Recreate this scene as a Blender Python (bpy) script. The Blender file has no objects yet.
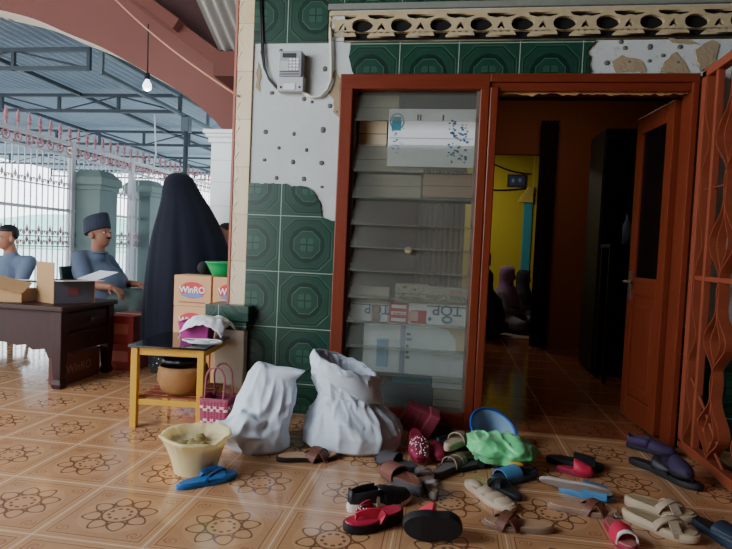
import bpy, bmesh, math, random
from math import pi, sin, cos, sqrt, atan2
from mathutils import Vector, Matrix, noise
random.seed(7)
S = bpy.context.scene
COL = S.collection
# ---------------------------------------------------------------- camera (solved from the floor and wall tiles)
FPX, PIT, YAW, ROLL, CH = 567.6, 0.044, 0.148, 0.044, 1.011
F = 3.32           # depth of the house front
def ray(px, py):
    a, b = px - 366, py - 274.5
    c, s = cos(ROLL), sin(ROLL); u = c*a + s*b; v = -s*a + c*b
    xr, fw, up = u/FPX, 1.0, -v/FPX
    c, s = cos(PIT), sin(PIT); yf = c*fw + s*up; z = -s*fw + c*up
    c, s = cos(YAW), sin(YAW)
    return Vector((c*xr - s*yf, s*xr + c*yf, z))
def at(px, py, Y):
    d = ray(px, py); t = Y/d.y
    return Vector((d.x*t, Y, CH + d.z*t))
def fl(px, py, z=0.0):
    d = ray(px, py); t = (z - CH)/d.z
    return Vector((d.x*t, d.y*t, z))
def ax(px, py, X):
    d = ray(px, py); t = X/d.x
    return Vector((X, d.y*t, CH + d.z*t))
cam = bpy.data.cameras.new('camera'); co = bpy.data.objects.new('camera', cam); COL.objects.link(co)
fwd = ray(366, 274.5).normalized(); rgt = (ray(367, 274.5) - ray(366, 274.5)).normalized(); upv = rgt.cross(fwd)
M = Matrix((rgt, upv, -fwd)).transposed().to_4x4(); M.translation = (0, 0, CH); co.matrix_world = M
cam.sensor_width = 36; cam.lens = 36*FPX/732; cam.clip_start = .02; cam.clip_end = 400
S.camera = co
# ---------------------------------------------------------------- colour, node maths, materials
def lin(r, g, b):
    f = lambda v: ((v/255 + .055)/1.055)**2.4 if v > 10 else v/255/12.92
    return (f(r), f(g), f(b), 1)
class E:
    nt = None
    def __init__(s, k): s.k = k
    @staticmethod
    def op(name, *a):
        n = E.nt.nodes.new('ShaderNodeMath'); n.operation = name
        for i, x in enumerate(a):
            if isinstance(x, E): E.nt.links.new(x.k, n.inputs[i])
            else: n.inputs[i].default_value = float(x)
        return E(n.outputs[0])
    def __add__(s, o): return E.op('ADD', s, o)
    __radd__ = __add__
    def __sub__(s, o): return E.op('SUBTRACT', s, o)
    def __rsub__(s, o): return E.op('SUBTRACT', o, s)
    def __mul__(s, o): return E.op('MULTIPLY', s, o)
    __rmul__ = __mul__
    def __truediv__(s, o): return E.op('DIVIDE', s, o)
    def lt(s, o): return E.op('LESS_THAN', s, o)
    def gt(s, o): return E.op('GREATER_THAN', s, o)
    def abs(s): return E.op('ABSOLUTE', s)
    def sqrt(s): return E.op('SQRT', s)
    def sin(s): return E.op('SINE', s)
    def cos(s): return E.op('COSINE', s)
    def mod(s, o): return E.op('FLOORED_MODULO', s, o)
    def mx(s, o): return E.op('MAXIMUM', s, o)
    def mn(s, o): return E.op('MINIMUM', s, o)
    def atan2(s, o): return E.op('ARCTAN2', s, o)
    def near(s, c, w): return (s - c).abs().lt(w)
def newmat(name):
    m = bpy.data.materials.new(name); m.use_nodes = True
    nt = m.node_tree; E.nt = nt
    return m, nt, nt.nodes['Principled BSDF']
def coords(nt, kind='Object'):
    t = nt.nodes.new('ShaderNodeTexCoord'); s = nt.nodes.new('ShaderNodeSeparateXYZ')
    nt.links.new(t.outputs[kind], s.inputs[0]); return E(s.outputs[0]), E(s.outputs[1]), E(s.outputs[2]), t.outputs[kind]
def wcoords(nt):
    t = nt.nodes.new('ShaderNodeNewGeometry'); s = nt.nodes.new('ShaderNodeSeparateXYZ')
    nt.links.new(t.outputs['Position'], s.inputs[0]); return E(s.outputs[0]), E(s.outputs[1]), E(s.outputs[2]), t.outputs['Position']
def noisen(nt, vec, scale, detail=3, rough=.5):
    n = nt.nodes.new('ShaderNodeTexNoise'); n.inputs['Scale'].default_value = scale
    n.inputs['Detail'].default_value = detail; n.inputs['Roughness'].default_value = rough
    if vec is not None: nt.links.new(vec, n.inputs['Vector'])
    return E(n.outputs['Fac'])
def mixc(nt, fac, a, b):
    n = nt.nodes.new('ShaderNodeMix'); n.data_type = 'RGBA'
    if isinstance(fac, E): nt.links.new(fac.k, n.inputs[0])
    else: n.inputs[0].default_value = fac
    for i, x in ((6, a), (7, b)):
        if isinstance(x, tuple): n.inputs[i].default_value = x
        else: nt.links.new(x, n.inputs[i])
    return n.outputs[2]
def bump(nt, bs, h, strength=.3, dist=.01):
    b = nt.nodes.new('ShaderNodeBump'); b.inputs['Strength'].default_value = strength; b.inputs['Distance'].default_value = dist
    nt.links.new(h.k, b.inputs['Height']); nt.links.new(b.outputs[0], bs.inputs['Normal'])
_mc = {}
def mat(name, rgb, rough=.6, metal=0, var=.18, scale=9, bmp=0, bscale=60, spec=.4, trans=0, coat=0, sheen=0):
    if name in _mc: return _mc[name]
    m, nt, bs = newmat(name)
    c = lin(*rgb)
    x, y, z, v = coords(nt)
    n = noisen(nt, v, scale, 4, .6)
    d = tuple(k*(1 - var) for k in c[:3]) + (1,); l = tuple(min(1, k*(1 + var)) for k in c[:3]) + (1,)
    nt.links.new(mixc(nt, n, d, l), bs.inputs['Base Color'])
    bs.inputs['Roughness'].default_value = rough; bs.inputs['Metallic'].default_value = metal
    bs.inputs['Specular IOR Level'].default_value = spec
    if coat: bs.inputs['Coat Weight'].default_value = coat
    if sheen: bs.inputs['Sheen Weight'].default_value = sheen
    if bmp: bump(nt, bs, noisen(nt, v, bscale, 3), bmp, .01)
    if trans:
        out = nt.nodes['Material Output']; tr = nt.nodes.new('ShaderNodeBsdfTranslucent'); tr.inputs[0].default_value = l
        mx = nt.nodes.new('ShaderNodeMixShader'); mx.inputs[0].default_value = trans
        nt.links.new(bs.outputs[0], mx.inputs[1]); nt.links.new(tr.outputs[0], mx.inputs[2]); nt.links.new(mx.outputs[0], out.inputs[0])
    _mc[name] = m
    return m
# ---------------------------------------------------------------- mesh builder
class MB:
    def __init__(s): s.v = []; s.f = []; s.mi = []
    def add(s, vs, fs, mi=0):
        o = len(s.v); s.v += [Vector(p) for p in vs]
        s.f += [[i + o for i in f] for f in fs]; s.mi += [mi]*len(fs); return s
    def box(s, c, d, rot=None, mi=0):
        vs = [Vector((x*d[0]/2, y*d[1]/2, z*d[2]/2)) for x in (-1, 1) for y in (-1, 1) for z in (-1, 1)]
        if rot is not None: vs = [rot @ v for v in vs]
        vs = [v + Vector(c) for v in vs]
        return s.add(vs, [(0, 1, 3, 2), (4, 6, 7, 5), (0, 4, 5, 1), (2, 3, 7, 6), (0, 2, 6, 4), (1, 5, 7, 3)], mi)
    def bx(s, x0, x1, y0, y1, z0, z1, mi=0):
        return s.box(((x0+x1)/2, (y0+y1)/2, (z0+z1)/2), (abs(x1-x0), abs(y1-y0), abs(z1-z0)), None, mi)
    def loft(s, rings, closed=True, cap0=True, cap1=True, mi=0):
        n = len(rings[0]); vs = [p for r in rings for p in r]; fs = []
        for i in range(len(rings) - 1):
            for j in range(n if closed else n - 1):
                k = (j + 1) % n
                fs.append((i*n + j, i*n + k, (i+1)*n + k, (i+1)*n + j))
        if closed and cap0: fs.append(tuple(range(n - 1, -1, -1)))
        if closed and cap1: fs.append(tuple((len(rings)-1)*n + j for j in range(n)))
        return s.add(vs, fs, mi)
    def tube(s, pts, r, n=8, mi=0, close=False):
        pts = [Vector(p) for p in pts]; N = len(pts); rings = []; up = Vector((0, 0, 1)); prev = None
        for i, p in enumerate(pts):
            if close: t = pts[(i+1) % N] - pts[i-1]
            else: t = pts[min(i+1, N-1)] - pts[max(i-1, 0)]
            t = t.normalized() if t.length > 1e-9 else Vector((0, 0, 1))
            if prev is None:
                a = t.cross(up)
                if a.length < .05: a = t.cross(Vector((1, 0, 0)))
            else: a = prev - t*prev.dot(t)
            a.normalize(); prev = a; b = t.cross(a)
            rr = r[i] if isinstance(r, (list, tuple)) else r
            rings.append([p + a*(cos(2*pi*k/n)*rr) + b*(sin(2*pi*k/n)*rr) for k in range(n)])
        if close: rings.append(rings[0])
        return s.loft(rings, True, not close, not close, mi)
    def ribbon(s, pts, wdir, w, t, mi=0):
        pts = [Vector(p) for p in pts]; N = len(pts); rings = []
        for i, p in enumerate(pts):
            d = (pts[min(i+1, N-1)] - pts[max(i-1, 0)]).normalized()
            wd = wdir[i] if isinstance(wdir, list) else wdir
            wd = Vector(wd); wd = (wd - d*wd.dot(d)).normalized(); nn = d.cross(wd)
            ww = w[i] if isinstance(w, (list, tuple)) else w
            rings.append([p + wd*ww/2 + nn*t/2, p - wd*ww/2 + nn*t/2, p - wd*ww/2 - nn*t/2, p + wd*ww/2 - nn*t/2])
        return s.loft(rings, True, True, True, mi)
    def lathe(s, prof, n=24, c=(0, 0, 0), mi=0, cap0=True, cap1=True, fn=None):
        rings = []
        for i, (r, z) in enumerate(prof):
            ring = []
            for k in range(n):
                a = 2*pi*k/n; rr = r*(fn(a, z, i) if fn else 1)
                ring.append(Vector((c[0] + rr*cos(a), c[1] + rr*sin(a), c[2] + z)))
            rings.append(ring)
        return s.loft(rings, True, cap0, cap1, mi)
    def prism(s, poly, f, mi=0, mi_side=None):     # f(p2d, 0|1) -> point
        n = len(poly); vs = [f(p, 0) for p in poly] + [f(p, 1) for p in poly]
        s.add(vs, [tuple(range(n)), tuple(range(2*n-1, n-1, -1))], mi)
        o = len(s.v) - 2*n
        for j in range(n):
            k = (j+1) % n; s.f.append([o+j, o+k, o+n+k, o+n+j]); s.mi.append(mi if mi_side is None else (mi_side(j) if callable(mi_side) else mi_side))
        return s
    def ell(s, c, r, n=16, m=10, rot=None, mi=0):
        rings = []
        for i in range(1, m):
            a = pi*i/m - pi/2
            ring = []
            for k in range(n):
                b = 2*pi*k/n; p = Vector((r[0]*cos(a)*cos(b), r[1]*cos(a)*sin(b), r[2]*sin(a)))
                if rot is not None: p = rot @ p
                ring.append(p + Vector(c))
            rings.append(ring)
        return s.loft(rings, True, True, True, mi)
    def cone(s, p0, r0, p1, r1, n=14, mi=0):      # round cone
        p0, p1 = Vector(p0), Vector(p1)
        s.tube([p0, p0.lerp(p1, .5), p1], [r0, (r0+r1)/2, r1], n, mi)
        s.ell(p0, (r0,)*3, n, 8, None, mi); return s.ell(p1, (r1,)*3, n, 8, None, mi)
    def build(s, name, mats, parent=None, loc=None, rot=None, smooth=False, bevel=0, sub=0, recalc=True):
        me = bpy.data.meshes.new(name); me.from_pydata([tuple(v) for v in s.v], [], s.f)
        if not isinstance(mats, (list, tuple)): mats = [mats]
        for m in mats: me.materials.append(m)
        me.polygons.foreach_set('material_index', s.mi)
        bm = bmesh.new(); bm.from_mesh(me)
        if recalc: bmesh.ops.recalc_face_normals(bm, faces=bm.faces)
        bm.to_mesh(me); bm.free()
        if smooth: me.polygons.foreach_set('use_smooth', [True]*len(me.polygons))
        me.update()
        return link(name, me, parent, loc, rot, bevel, sub)
def link(name, me, parent=None, loc=None, rot=None, bevel=0, sub=0):
    o = bpy.data.objects.new(name, me); COL.objects.link(o)
    if parent is not None: o.parent = parent
    if loc is not None: o.location = loc
    if rot is not None: o.rotation_euler = rot
    if bevel:
        b = o.modifiers.new('bevel', 'BEVEL'); b.width = bevel; b.segments = 2; b.limit_method = 'ANGLE'; b.angle_limit = .6
    if sub:
        b = o.modifiers.new('sub', 'SUBSURF'); b.levels = sub; b.render_levels = sub
    return o
def tag(o, label, cat, group=None):
    o['label'] = label; o['category'] = cat
    if group: o['group'] = group
    return o
def struct(o, label=None, cat=None):
    o['kind'] = 'structure'
    if label: o['label'] = label
    if cat: o['category'] = cat
    return o
def thing(name, label, cat, loc=(0, 0, 0), rot=(0, 0, 0), group=None):
    o = bpy.data.objects.new(name, None); o.empty_display_size = .1; COL.objects.link(o)
    o.location = loc; o.rotation_euler = rot if isinstance(rot, (tuple, list)) else (0, 0, rot)
    return tag(o, label, cat, group)
def copy_tree(o, parent=None):
    c = o.copy(); COL.objects.link(c); c.parent = parent
    for ch in list(o.children): copy_tree(ch, c)
    return c
def from_curve(cu):
    o = bpy.data.objects.new('tmp', cu); COL.objects.link(o)
    dg = bpy.context.evaluated_depsgraph_get(); dg.update()
    me = bpy.data.meshes.new_from_object(o.evaluated_get(dg)); bpy.data.objects.remove(o); return me
def text_mesh(body, size, ext=.0006, shear=0, bold=0):
    cu = bpy.data.curves.new('lettering', 'FONT'); cu.body = body; cu.size = size; cu.extrude = ext
    cu.align_x = 'CENTER'; cu.align_y = 'CENTER'; cu.shear = shear; cu.offset = bold
    return from_curve(cu)
def text(name, body, size, m, parent, loc, rot, shear=0, bold=0, sx=1):
    me = text_mesh(body, size, .0006, shear, bold); me.name = name; me.materials.clear(); me.materials.append(m)
    o = link(name, me, parent, loc, rot); o.scale = (sx, 1, 1); return o
def holes(outer, hs, ext):
    cu = bpy.data.curves.new('lattice', 'CURVE'); cu.dimensions = '2D'; cu.fill_mode = 'BOTH'; cu.extrude = ext
    for pl in [outer] + hs:
        sp = cu.splines.new('POLY'); sp.points.add(len(pl) - 1); sp.use_cyclic_u = True
        for i, p in enumerate(pl): sp.points[i].co = (p[0], p[1], 0, 1)
    return from_curve(cu)
# ================================================================ surface materials
def floor_mat(name, base, lo, x0=-1.357, y0=2.097, T=.4, rough=.11, gr=.55, pat=1):
    m, nt, bs = newmat(name)
    x, y, z, v = wcoords(nt)
    a = ((x - x0)/T).mod(1) - .5; b = ((y - y0)/T).mod(1) - .5
    r = (a*a + b*b).sqrt(); th = b.atan2(a)
    ph = (th + pi).mod(pi/4) - pi/8
    pu = r*ph.cos(); pv = r*ph.sin()
    pw = .074 - (pu - .235)*.32; e = ((pu - .24)/.082*((pu - .24)/.082) + pv/pw*(pv/pw)).sqrt()
    wob = noisen(nt, v, 14, 2)
    line = e.near(1, .13) * r.gt(.15)
    line = line.mx(r.near(.155, .008))
    ph2 = (th + pi).mod(2*pi/9) - pi/9
    line = line.mx(r.near(.098, .014)*ph2.abs().lt(.2))
    m1 = a.abs().mx(b.abs())
    edge = m1.near(.425, .005).mx(m1.near(.462, .002))
    c1 = a.abs() - .335; c2 = b.abs() - .335
    rr = (c1*c1 + c2*c2).sqrt(); ta = c2.atan2(c1)
    scr = (rr*150 + ta*2).sin().gt(.25)*rr.lt(.062)*m1.lt(.415)
    grout = m1.gt(.4935)
    mott = noisen(nt, v, 5, 5, .65); fine = noisen(nt, v, 40, 3, .6)
    c = mixc(nt, mott*.75 + fine*.25, lin(*lo), lin(*base))
    hi = tuple(min(1, k*1.18) for k in lin(*base)[:3]) + (1,)
    c = mixc(nt, r.lt(.355)*.30, c, hi)
    c = mixc(nt, m1.gt(.425)*.35, c, hi)
    c = mixc(nt, scr*.55*(wob + .35), c, lin(140, 62, 48))
    c = mixc(nt, edge*.75, c, lin(110, 62, 40))
    c = mixc(nt, line*.82, c, lin(92, 48, 32))
    c = mixc(nt, grout*gr, c, lin(225, 205, 185))
    nt.links.new(c, bs.inputs['Base Color'])
    rg = 0.1*mott + (rough - .05) + grout*.3
    nt.links.new(rg.k, bs.inputs['Roughness'])
    bs.inputs['Specular IOR Level'].default_value = .7
    bump(nt, bs, (1 - grout) + .08*noisen(nt, v, 6, 2), .12, .004)
    return m
def green_tile_mat():
    m, nt, bs = newmat('green_wall_tile')
    x, y, z, v = wcoords(nt); T = .337
    a = ((x + y*0 + 1.027)/T).mod(1) - .5; b = ((z - 1.192)/T).mod(1) - .5
    A = a.abs(); B = b.abs(); m1 = A.mx(B)
    sq = m1.mx((A + B)*.66)                       # notched square
    octg = m1.mx((A + B)*.715)
    th = B.atan2(A)
    tooth = (th*8).cos()
    h = sq.near(.43, .012)*-.8 + sq.near(.385, .008)*-.4
    ring = octg.gt(.245)*octg.lt(.315 + .012*tooth)
    ring2 = octg.near(.235, .006)
    pet = ((A - .055)*(A - .055) + (B - .055)*(B - .055)).sqrt()
    cross = m1.lt(.12)*m1.mn(1).gt(.0)*(A.mn(B).gt(.012))*pet.lt(.075)
    body = m1.lt(.125)*(1 - cross)
    dark = ring.mx(body*.8).mx(sq.near(.43, .012)*.9).mx(sq.near(.375, .006)*.5)
    lite = ring2.mx(cross*.5).mx(sq.near(.452, .008)*.6)
    n = noisen(nt, v, 7, 4, .6)
    c = mixc(nt, n, lin(20, 50, 40), lin(36, 74, 58))
    c = mixc(nt, dark*.72, c, lin(12, 32, 28))
    c = mixc(nt, lite*.35, c, lin(82, 128, 106))
    g = m1.gt(.493)
    c = mixc(nt, g*.8, c, lin(158, 172, 160))
    nt.links.new(c, bs.inputs['Base Color']); bs.inputs['Roughness'].default_value = .3
    bs.inputs['Specular IOR Level'].default_value = .35
    bump(nt, bs, (1 - g)*.6 - dark*.5 + lite*.3, .35, .006)
    return m
def cream_tile_mat():
    m, nt, bs = newmat('cream_column_tile')
    x, y, z, v = wcoords(nt); H = .285
    b = ((z - 1.192)/H); row = E.op('FLOOR', b); b = b.mod(1)
    n = noisen(nt, v, 6, 4, .6)
    alt = (row*2.4).sin()*.5 + .5
    c = mixc(nt, n*.7 + alt*.3, lin(196, 170, 128), lin(226, 206, 172))
    g = (b - .5).abs().gt(.494)
    c = mixc(nt, g*.75, c, lin(120, 100, 76))
    nt.links.new(c, bs.inputs['Base Color']); bs.inputs['Roughness'].default_value = .3
    bump(nt, bs, 1 - g, .2, .004)
    return m
def plaster_mat():
    m, nt, bs = newmat('old_plaster')
    x, y, z, v = wcoords(nt)
    n = noisen(nt, v, 3.5, 6, .65); n2 = noisen(nt, v, 11, 5, .7)
    c = mixc(nt, n, lin(172, 180, 180), lin(206, 211, 210))
    dirt_shade = (n2 - .45)*4*x.gt(.58) + (n2 - .66)*6  # dirt overall; right part darkened further to imitate the light falling off
    c = mixc(nt, E.op('MINIMUM', dirt_shade.mx(0), 1)*.7, c, lin(150, 140, 118))
    nt.links.new(c, bs.inputs['Base Color']); bs.inputs['Roughness'].default_value = .85
    bump(nt, bs, noisen(nt, v, 30, 5, .7), .25, .01)
    return m
def wood_mat(name, a, b, rough=.35, axis='z', sc=1.0):
    m, nt, bs = newmat(name)
    t = nt.nodes.new('ShaderNodeTexCoord'); mp = nt.nodes.new('ShaderNodeMapping')
    nt.links.new(t.outputs['Object'], mp.inputs[0])
    s = {'z': (14, 14, 1.2), 'x': (1.2, 14, 14), 'y': (14, 1.2, 14)}[axis]
    mp.inputs['Scale'].default_value = tuple(k*sc for k in s)
    n = noisen(nt, mp.outputs[0], 3, 5, .65)
    nt.links.new(mixc(nt, n, lin(*a), lin(*b)), bs.inputs['Base Color'])
    bs.inputs['Roughness'].default_value = rough; bs.inputs['Specular IOR Level'].default_value = .3
    bump(nt, bs, n, .12, .004)
    return m
def corrugated_mat(name, rgb, trans):
    m = mat(name, rgb, .45, 0, .22, 2.5, .1, 20, .4, trans)
    return m
def glass_mat(name, tint, dirt_shade, frac):
    m, nt, bs = newmat(name)
    out = nt.nodes['Material Output']; tr = nt.nodes.new('ShaderNodeBsdfTransparent'); tr.inputs[0].default_value = lin(*tint)
    x, y, z, v = wcoords(nt)
    bs.inputs['Base Color'].default_value = lin(*dirt_shade); bs.inputs['Roughness'].default_value = .22
    mx = nt.nodes.new('ShaderNodeMixShader')
    nt.links.new((frac + .22*(noisen(nt, v, 4, 5, .6) - .5)).k, mx.inputs[0])
    nt.links.new(tr.outputs[0], mx.inputs[1]); nt.links.new(bs.outputs[0], mx.inputs[2]); nt.links.new(mx.outputs[0], out.inputs[0])
    return m
FLOOR = floor_mat('floor_flower_tile', (212, 166, 122), (174, 120, 80))
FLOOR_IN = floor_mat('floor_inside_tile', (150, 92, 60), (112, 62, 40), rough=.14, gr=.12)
FLOOR_OUT = mat('terrace_floor_tile', (205, 212, 216), .14, 0, .1, 3, 0, 60, .6)
GTILE = green_tile_mat(); CTILE = cream_tile_mat(); PLAST = plaster_mat()
REDWOOD = wood_mat('red_brown_wood', (90, 35, 21), (130, 56, 33), .33, 'z')
REDWOODX = wood_mat('red_brown_wood_rail', (86, 33, 21), (126, 54, 33), .33, 'x')
ORANGE = mat('orange_gate_paint', (138, 66, 43), .48, 0, .16, 14)
ARCHRED = mat('arch_red_brown_paint', (106, 64, 57), .8, 0, .12, 3, .1, 40)
ARCHCREAM = mat('arch_cream_paint', (214, 196, 176), .75, 0, .1, 5)
DKRED = mat('dark_red_paint', (92, 48, 38), .75, 0, .15, 4)
DKBROWN = mat('dark_brown_board', (62, 36, 34), .85, 0, .25, 3)
WHITEPAINT = mat('white_column_paint', (228, 232, 232), .5, 0, .05, 4)
STEEL = mat('grey_steel', (92, 104, 112), .5, .3, .15, 8)
DKSTEEL = mat('dark_truss_steel', (52, 62, 72), .6, .2, .15, 8)
FENCEW = mat('pale_fence_paint', (206, 206, 212), .5, 0, .06, 8)
FENCEP = mat('faded_pink_fence_paint', (190, 138, 142), .55, 0, .12, 10)
SHEET = corrugated_mat('corrugated_terrace_sheet', (122, 136, 148), .07)
SHEETD = corrugated_mat('corrugated_eave_sheet', (150, 146, 142), .05)
CONC = mat('cream_concrete', (178, 162, 128), .85, 0, .3, 9, .3, 50)
GREYEDGE = mat('grey_cement', (120, 124, 116), .9, 0, .2, 9, .3, 50)
HOLEM = mat('dark_mortar_mark', (96, 100, 98), .95, 0, .3, 30)
CHIP = mat('bare_brick_mortar', (156, 140, 112), .95, 0, .25, 20, .4, 60)
BLACK = mat('dark_void', (14, 12, 12), .9, 0, .1, 5)
YELLOWW = mat('yellow_wall_paint', (186, 170, 58), .8, 0, .08, 2)
BROWNW = mat('brown_inner_wall_paint', (150, 82, 44), .8, 0, .12, 2)
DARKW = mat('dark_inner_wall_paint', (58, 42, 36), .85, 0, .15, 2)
# ================================================================ setting
def plane(name, x0, x1, y0, y1, z, m, up=1):
    b = MB().bx(x0, x1, y0, y1, z - .06*up, z); return struct(b.build(name, m))
plane('floor', -9, 2.4, -3.2, 4.95, 0, FLOOR)
plane('floor_terrace', -13, -1.2, 4.95, 18, 0, FLOOR_OUT)
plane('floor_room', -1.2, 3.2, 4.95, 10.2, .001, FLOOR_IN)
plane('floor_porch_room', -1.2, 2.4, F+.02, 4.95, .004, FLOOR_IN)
XL, XR = -.688, 1.258           # window/door frame outer edges
# front wall: pieces around the frame and the vent band
wf = MB()
wf.bx(-1.235, XL, F, F+.13, 0, 3.3)
wf.bx(XL, 2.4, F, F+.13, 2.02, 2.215)
wf.bx(-.78, 2.4, F+.09, F+.13, 2.21, 2.40)
wf.bx(XL, 2.4, F, F+.13, 2.392, 3.3)
wf.bx(XR, 2.4, F, F+.13, 0, 2.02)
WALL = struct(wf.build('wall_front', PLAST))
def slab(name, poly, m, th=.012, Y=F, parent=WALL):
    b = MB().prism(poly, lambda p, k: (p[0], Y - .0005 - (th if k == 0 else 0), p[1]))
    return b.build(name, m, parent)
def P2(*pts): return [(at(x, y, F).x, at(x, y, F).z) for x, y in pts]
def rag(pts, amp=.008, step=.018):
    out = []
    for i, p in enumerate(pts):
        q = pts[(i+1) % len(pts)]; d = sqrt((q[0]-p[0])**2 + (q[1]-p[1])**2); n = max(1, int(d/step))
        for k in range(n):
            t = k/n; x = p[0] + (q[0]-p[0])*t; y = p[1] + (q[1]-p[1])*t
            out.append((x + random.uniform(-amp, amp)*(k > 0), y + random.uniform(-amp, amp)*(k > 0)))
    return out
# lower left tiled field, its top broken off
low = [(-1.233, 0), (-.690, 0), (-.690, .0)] 
edge = P2((334, 221), (323, 217), (321, 206), (318, 198), (312, 189), (304, 186), (291, 187), (288, 184), (276, 184), (266, 184), (252, 183))
ragged = []
for i, p in enumerate(edge[:-1]):
    q = edge[i+1]
    for k in range(4):
        t = k/4; ragged.append((p[0] + (q[0]-p[0])*t + random.uniform(-.006, .006), p[1] + (q[1]-p[1])*t + random.uniform(-.006, .006)))
slab('green_tiling', [(-1.233, .0), (-.690, .0), (-.690, edge[0][1])] + ragged[1:] + [(-1.233, edge[-1][1])], GTILE)
# band over the window
e2 = [(-.645, 2.213), (-.645, 2.17), (-.652, 2.13), (-.64, 2.09), (-.63, 2.05), (-.615, 2.024)]
e3 = [(.70, 2.024), (.705, 2.05), (.69, 2.08), (.70, 2.12), (.675, 2.15), (.70, 2.18), (.725, 2.213)]
slab('green_tiling', e2 + e3, GTILE)
# above the vent and the strip at the left of the vent
slab('green_tiling', [(-1.233, 2.215), (-.785, 2.215), (-.785, 2.44), (2.4, 2.44), (2.4, 3.3), (-1.233, 3.3)], GTILE)
# right of the door, low dado
slab('green_tiling', [(1.262, 0), (2.4, 0), (2.4, .66), (1.262, .66)], GTILE)
# grey cement ledge over the vents
MB().bx(-.785, 2.4, F-.018, F+.02, 2.400, 2.437).build('cement_ledge', GREYEDGE, WALL, bevel=.006)
# bare patches and mortar marks
for pts in (((341, 79), (336, 70), (331, 74), (335, 84), (328, 92), (334, 100), (333, 112), (340, 118)), ((256, 88), (258, 62), (261, 70), (260, 92)),
            ((612, 62), (622, 55), (640, 60), (646, 72), (616, 73)), ((660, 73), (664, 62), (676, 52), (682, 60), (690, 74)), ((668, 38), (690, 40), (700, 45), (672, 43)), ((695, 50), (712, 40), (720, 45), (716, 62), (700, 72))):
    slab('bare_patch', rag(P2(*pts), .006, .02), CHIP, .004)
marks = MB()
for x, y in ((272, 93), (304, 99), (312, 102), (265.7, 132), (294, 134), (323, 130), (279, 148), (306.5, 150), (264.5, 160), (293, 162), (321.6, 163), (276.5, 178), (303.8, 179), (322, 187), (330, 106), (281, 51), (325, 69), (262, 52), (337, 112),
             (625, 48), (650, 47), (663, 55.5), (680, 47), (629.5, 62), (649.5, 61), (678, 62.5), (607, 63), (621, 42), (717, 62)):
    p = at(x, y, F); r = random.uniform(.011, .018)
    marks.ell((p.x, F - .001, p.z), (r, .005, r*random.uniform(.8, 1.3)), 9, 5)
marks.build('mortar_marks', HOLEM, WALL, smooth=True)
# vent band: pierced concrete lattice
def ventband():
    x0, x1, z0, z1 = -.778, 2.4, 2.222, 2.392; zc = (z0+z1)/2; p = .2265; hs = []
    x = x0 - .03
    while x < x1 - .1:
        el = [(x + .062*cos(2*pi*k/18)*(1 + .06*cos(6*pi*k/18)), zc + .002 + .038*sin(2*pi*k/18)) for k in range(18)]
        if x - .062 > x0 + .005: hs.append(el)
        else: hs.append([(max(q[0], x0 + .008), q[1]) for q in el])
        c = x + p/2
        hs.append([(c - .024, zc - .024), (c - .016, zc - .004), (c, zc + .016), (c + .016, zc - .004), (c + .024, zc - .024), (c + .008, zc - .022), (c, zc - .012), (c - .008, zc - .022)])
        hs.append([(c - .082, zc + .062), (c + .082, zc + .062), (c + .072, zc + .046), (c + .03, zc + .036), (c, zc + .042), (c - .03, zc + .036), (c - .072, zc + .046)])
        b = [(c - .082, zc - .060), (c + .082, zc - .060), (c + .072, zc - .040)]
        for k in range(1, 8): b.append((c + .072 - k*.018, zc - .036 - (.008 if k % 2 == 0 else 0)))
        hs.append(b); x += p
    hs = [[(min(max(q[0], x0 + .006), x1 - .006), q[1]) for q in h] for h in hs if min(q[0] for q in h) < x1 - .1]
    me = holes([(x0, z0), (x1, z0), (x1, z1), (x0, z1)], hs, .014); me.materials.clear(); me.materials.append(CONC)
    o = link('ventilation_lattice', me, None, (0, F + .004, 0), (pi/2, 0, 0)); return o
v = ventband(); tag(v, 'pierced cream concrete vent band above the window and doorway', 'vent'); v['kind'] = 'structure'; v.name = 'trim_1'
struct(MB().bx(-.778, 2.4, F+.022, F+.03, 2.222, 2.392).build('wall_vent_dark_sheet', BLACK))  # black sheet put in to paint the shade behind the vent holes
# cream tiled column at the end of the wall, green cap and pedestal
CX0, CX1 = -1.334, -1.234
col = struct(MB().bx(CX0, CX1, F-.012, F+.13, .6, 3.3).build('column', CTILE, bevel=.003))
strip = MB()
for k in range(34):
    z = .72 + k*.075; strip.box((-1.318, F-.014, z), (.004, .004, .05), Matrix.Rotation(.5 if k % 2 else -.5, 3, 'Y'))
strip.build('chain_pattern', mat('pale_inlay', (232, 222, 200), .4), col)
MB().bx(CX0-.014, CX0, F-.018, F+.13, .6, 3.3).build('edge_strip', mat('pink_brown_trim', (168, 104, 84), .6), col)
pa, pb = at(213.5, 370, 3.25), at(243, 370, 3.25)
ped = struct(MB().bx(pa.x, pb.x, 3.25, F+.13, 0, .53).build('pedestal', mat('lightened_pedestal_tile', (240, 230, 206), .35, 0, .06, 6), bevel=.004))  # tile colour lightened to make up for the shade around the pedestal
qa, qb, qc = at(205, 304, 3.22), at(249, 304, 3.22), at(225, 330, 3.22)
cap = MB().bx(qa.x, qb.x, 3.22, F+.13, qc.z + .055, qa.z).bx(qa.x + .02, qb.x - .015, 3.235, F+.13, qc.z, qc.z + .055)
struct(cap.build('trim_2', GTILE, bevel=.006))
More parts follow.
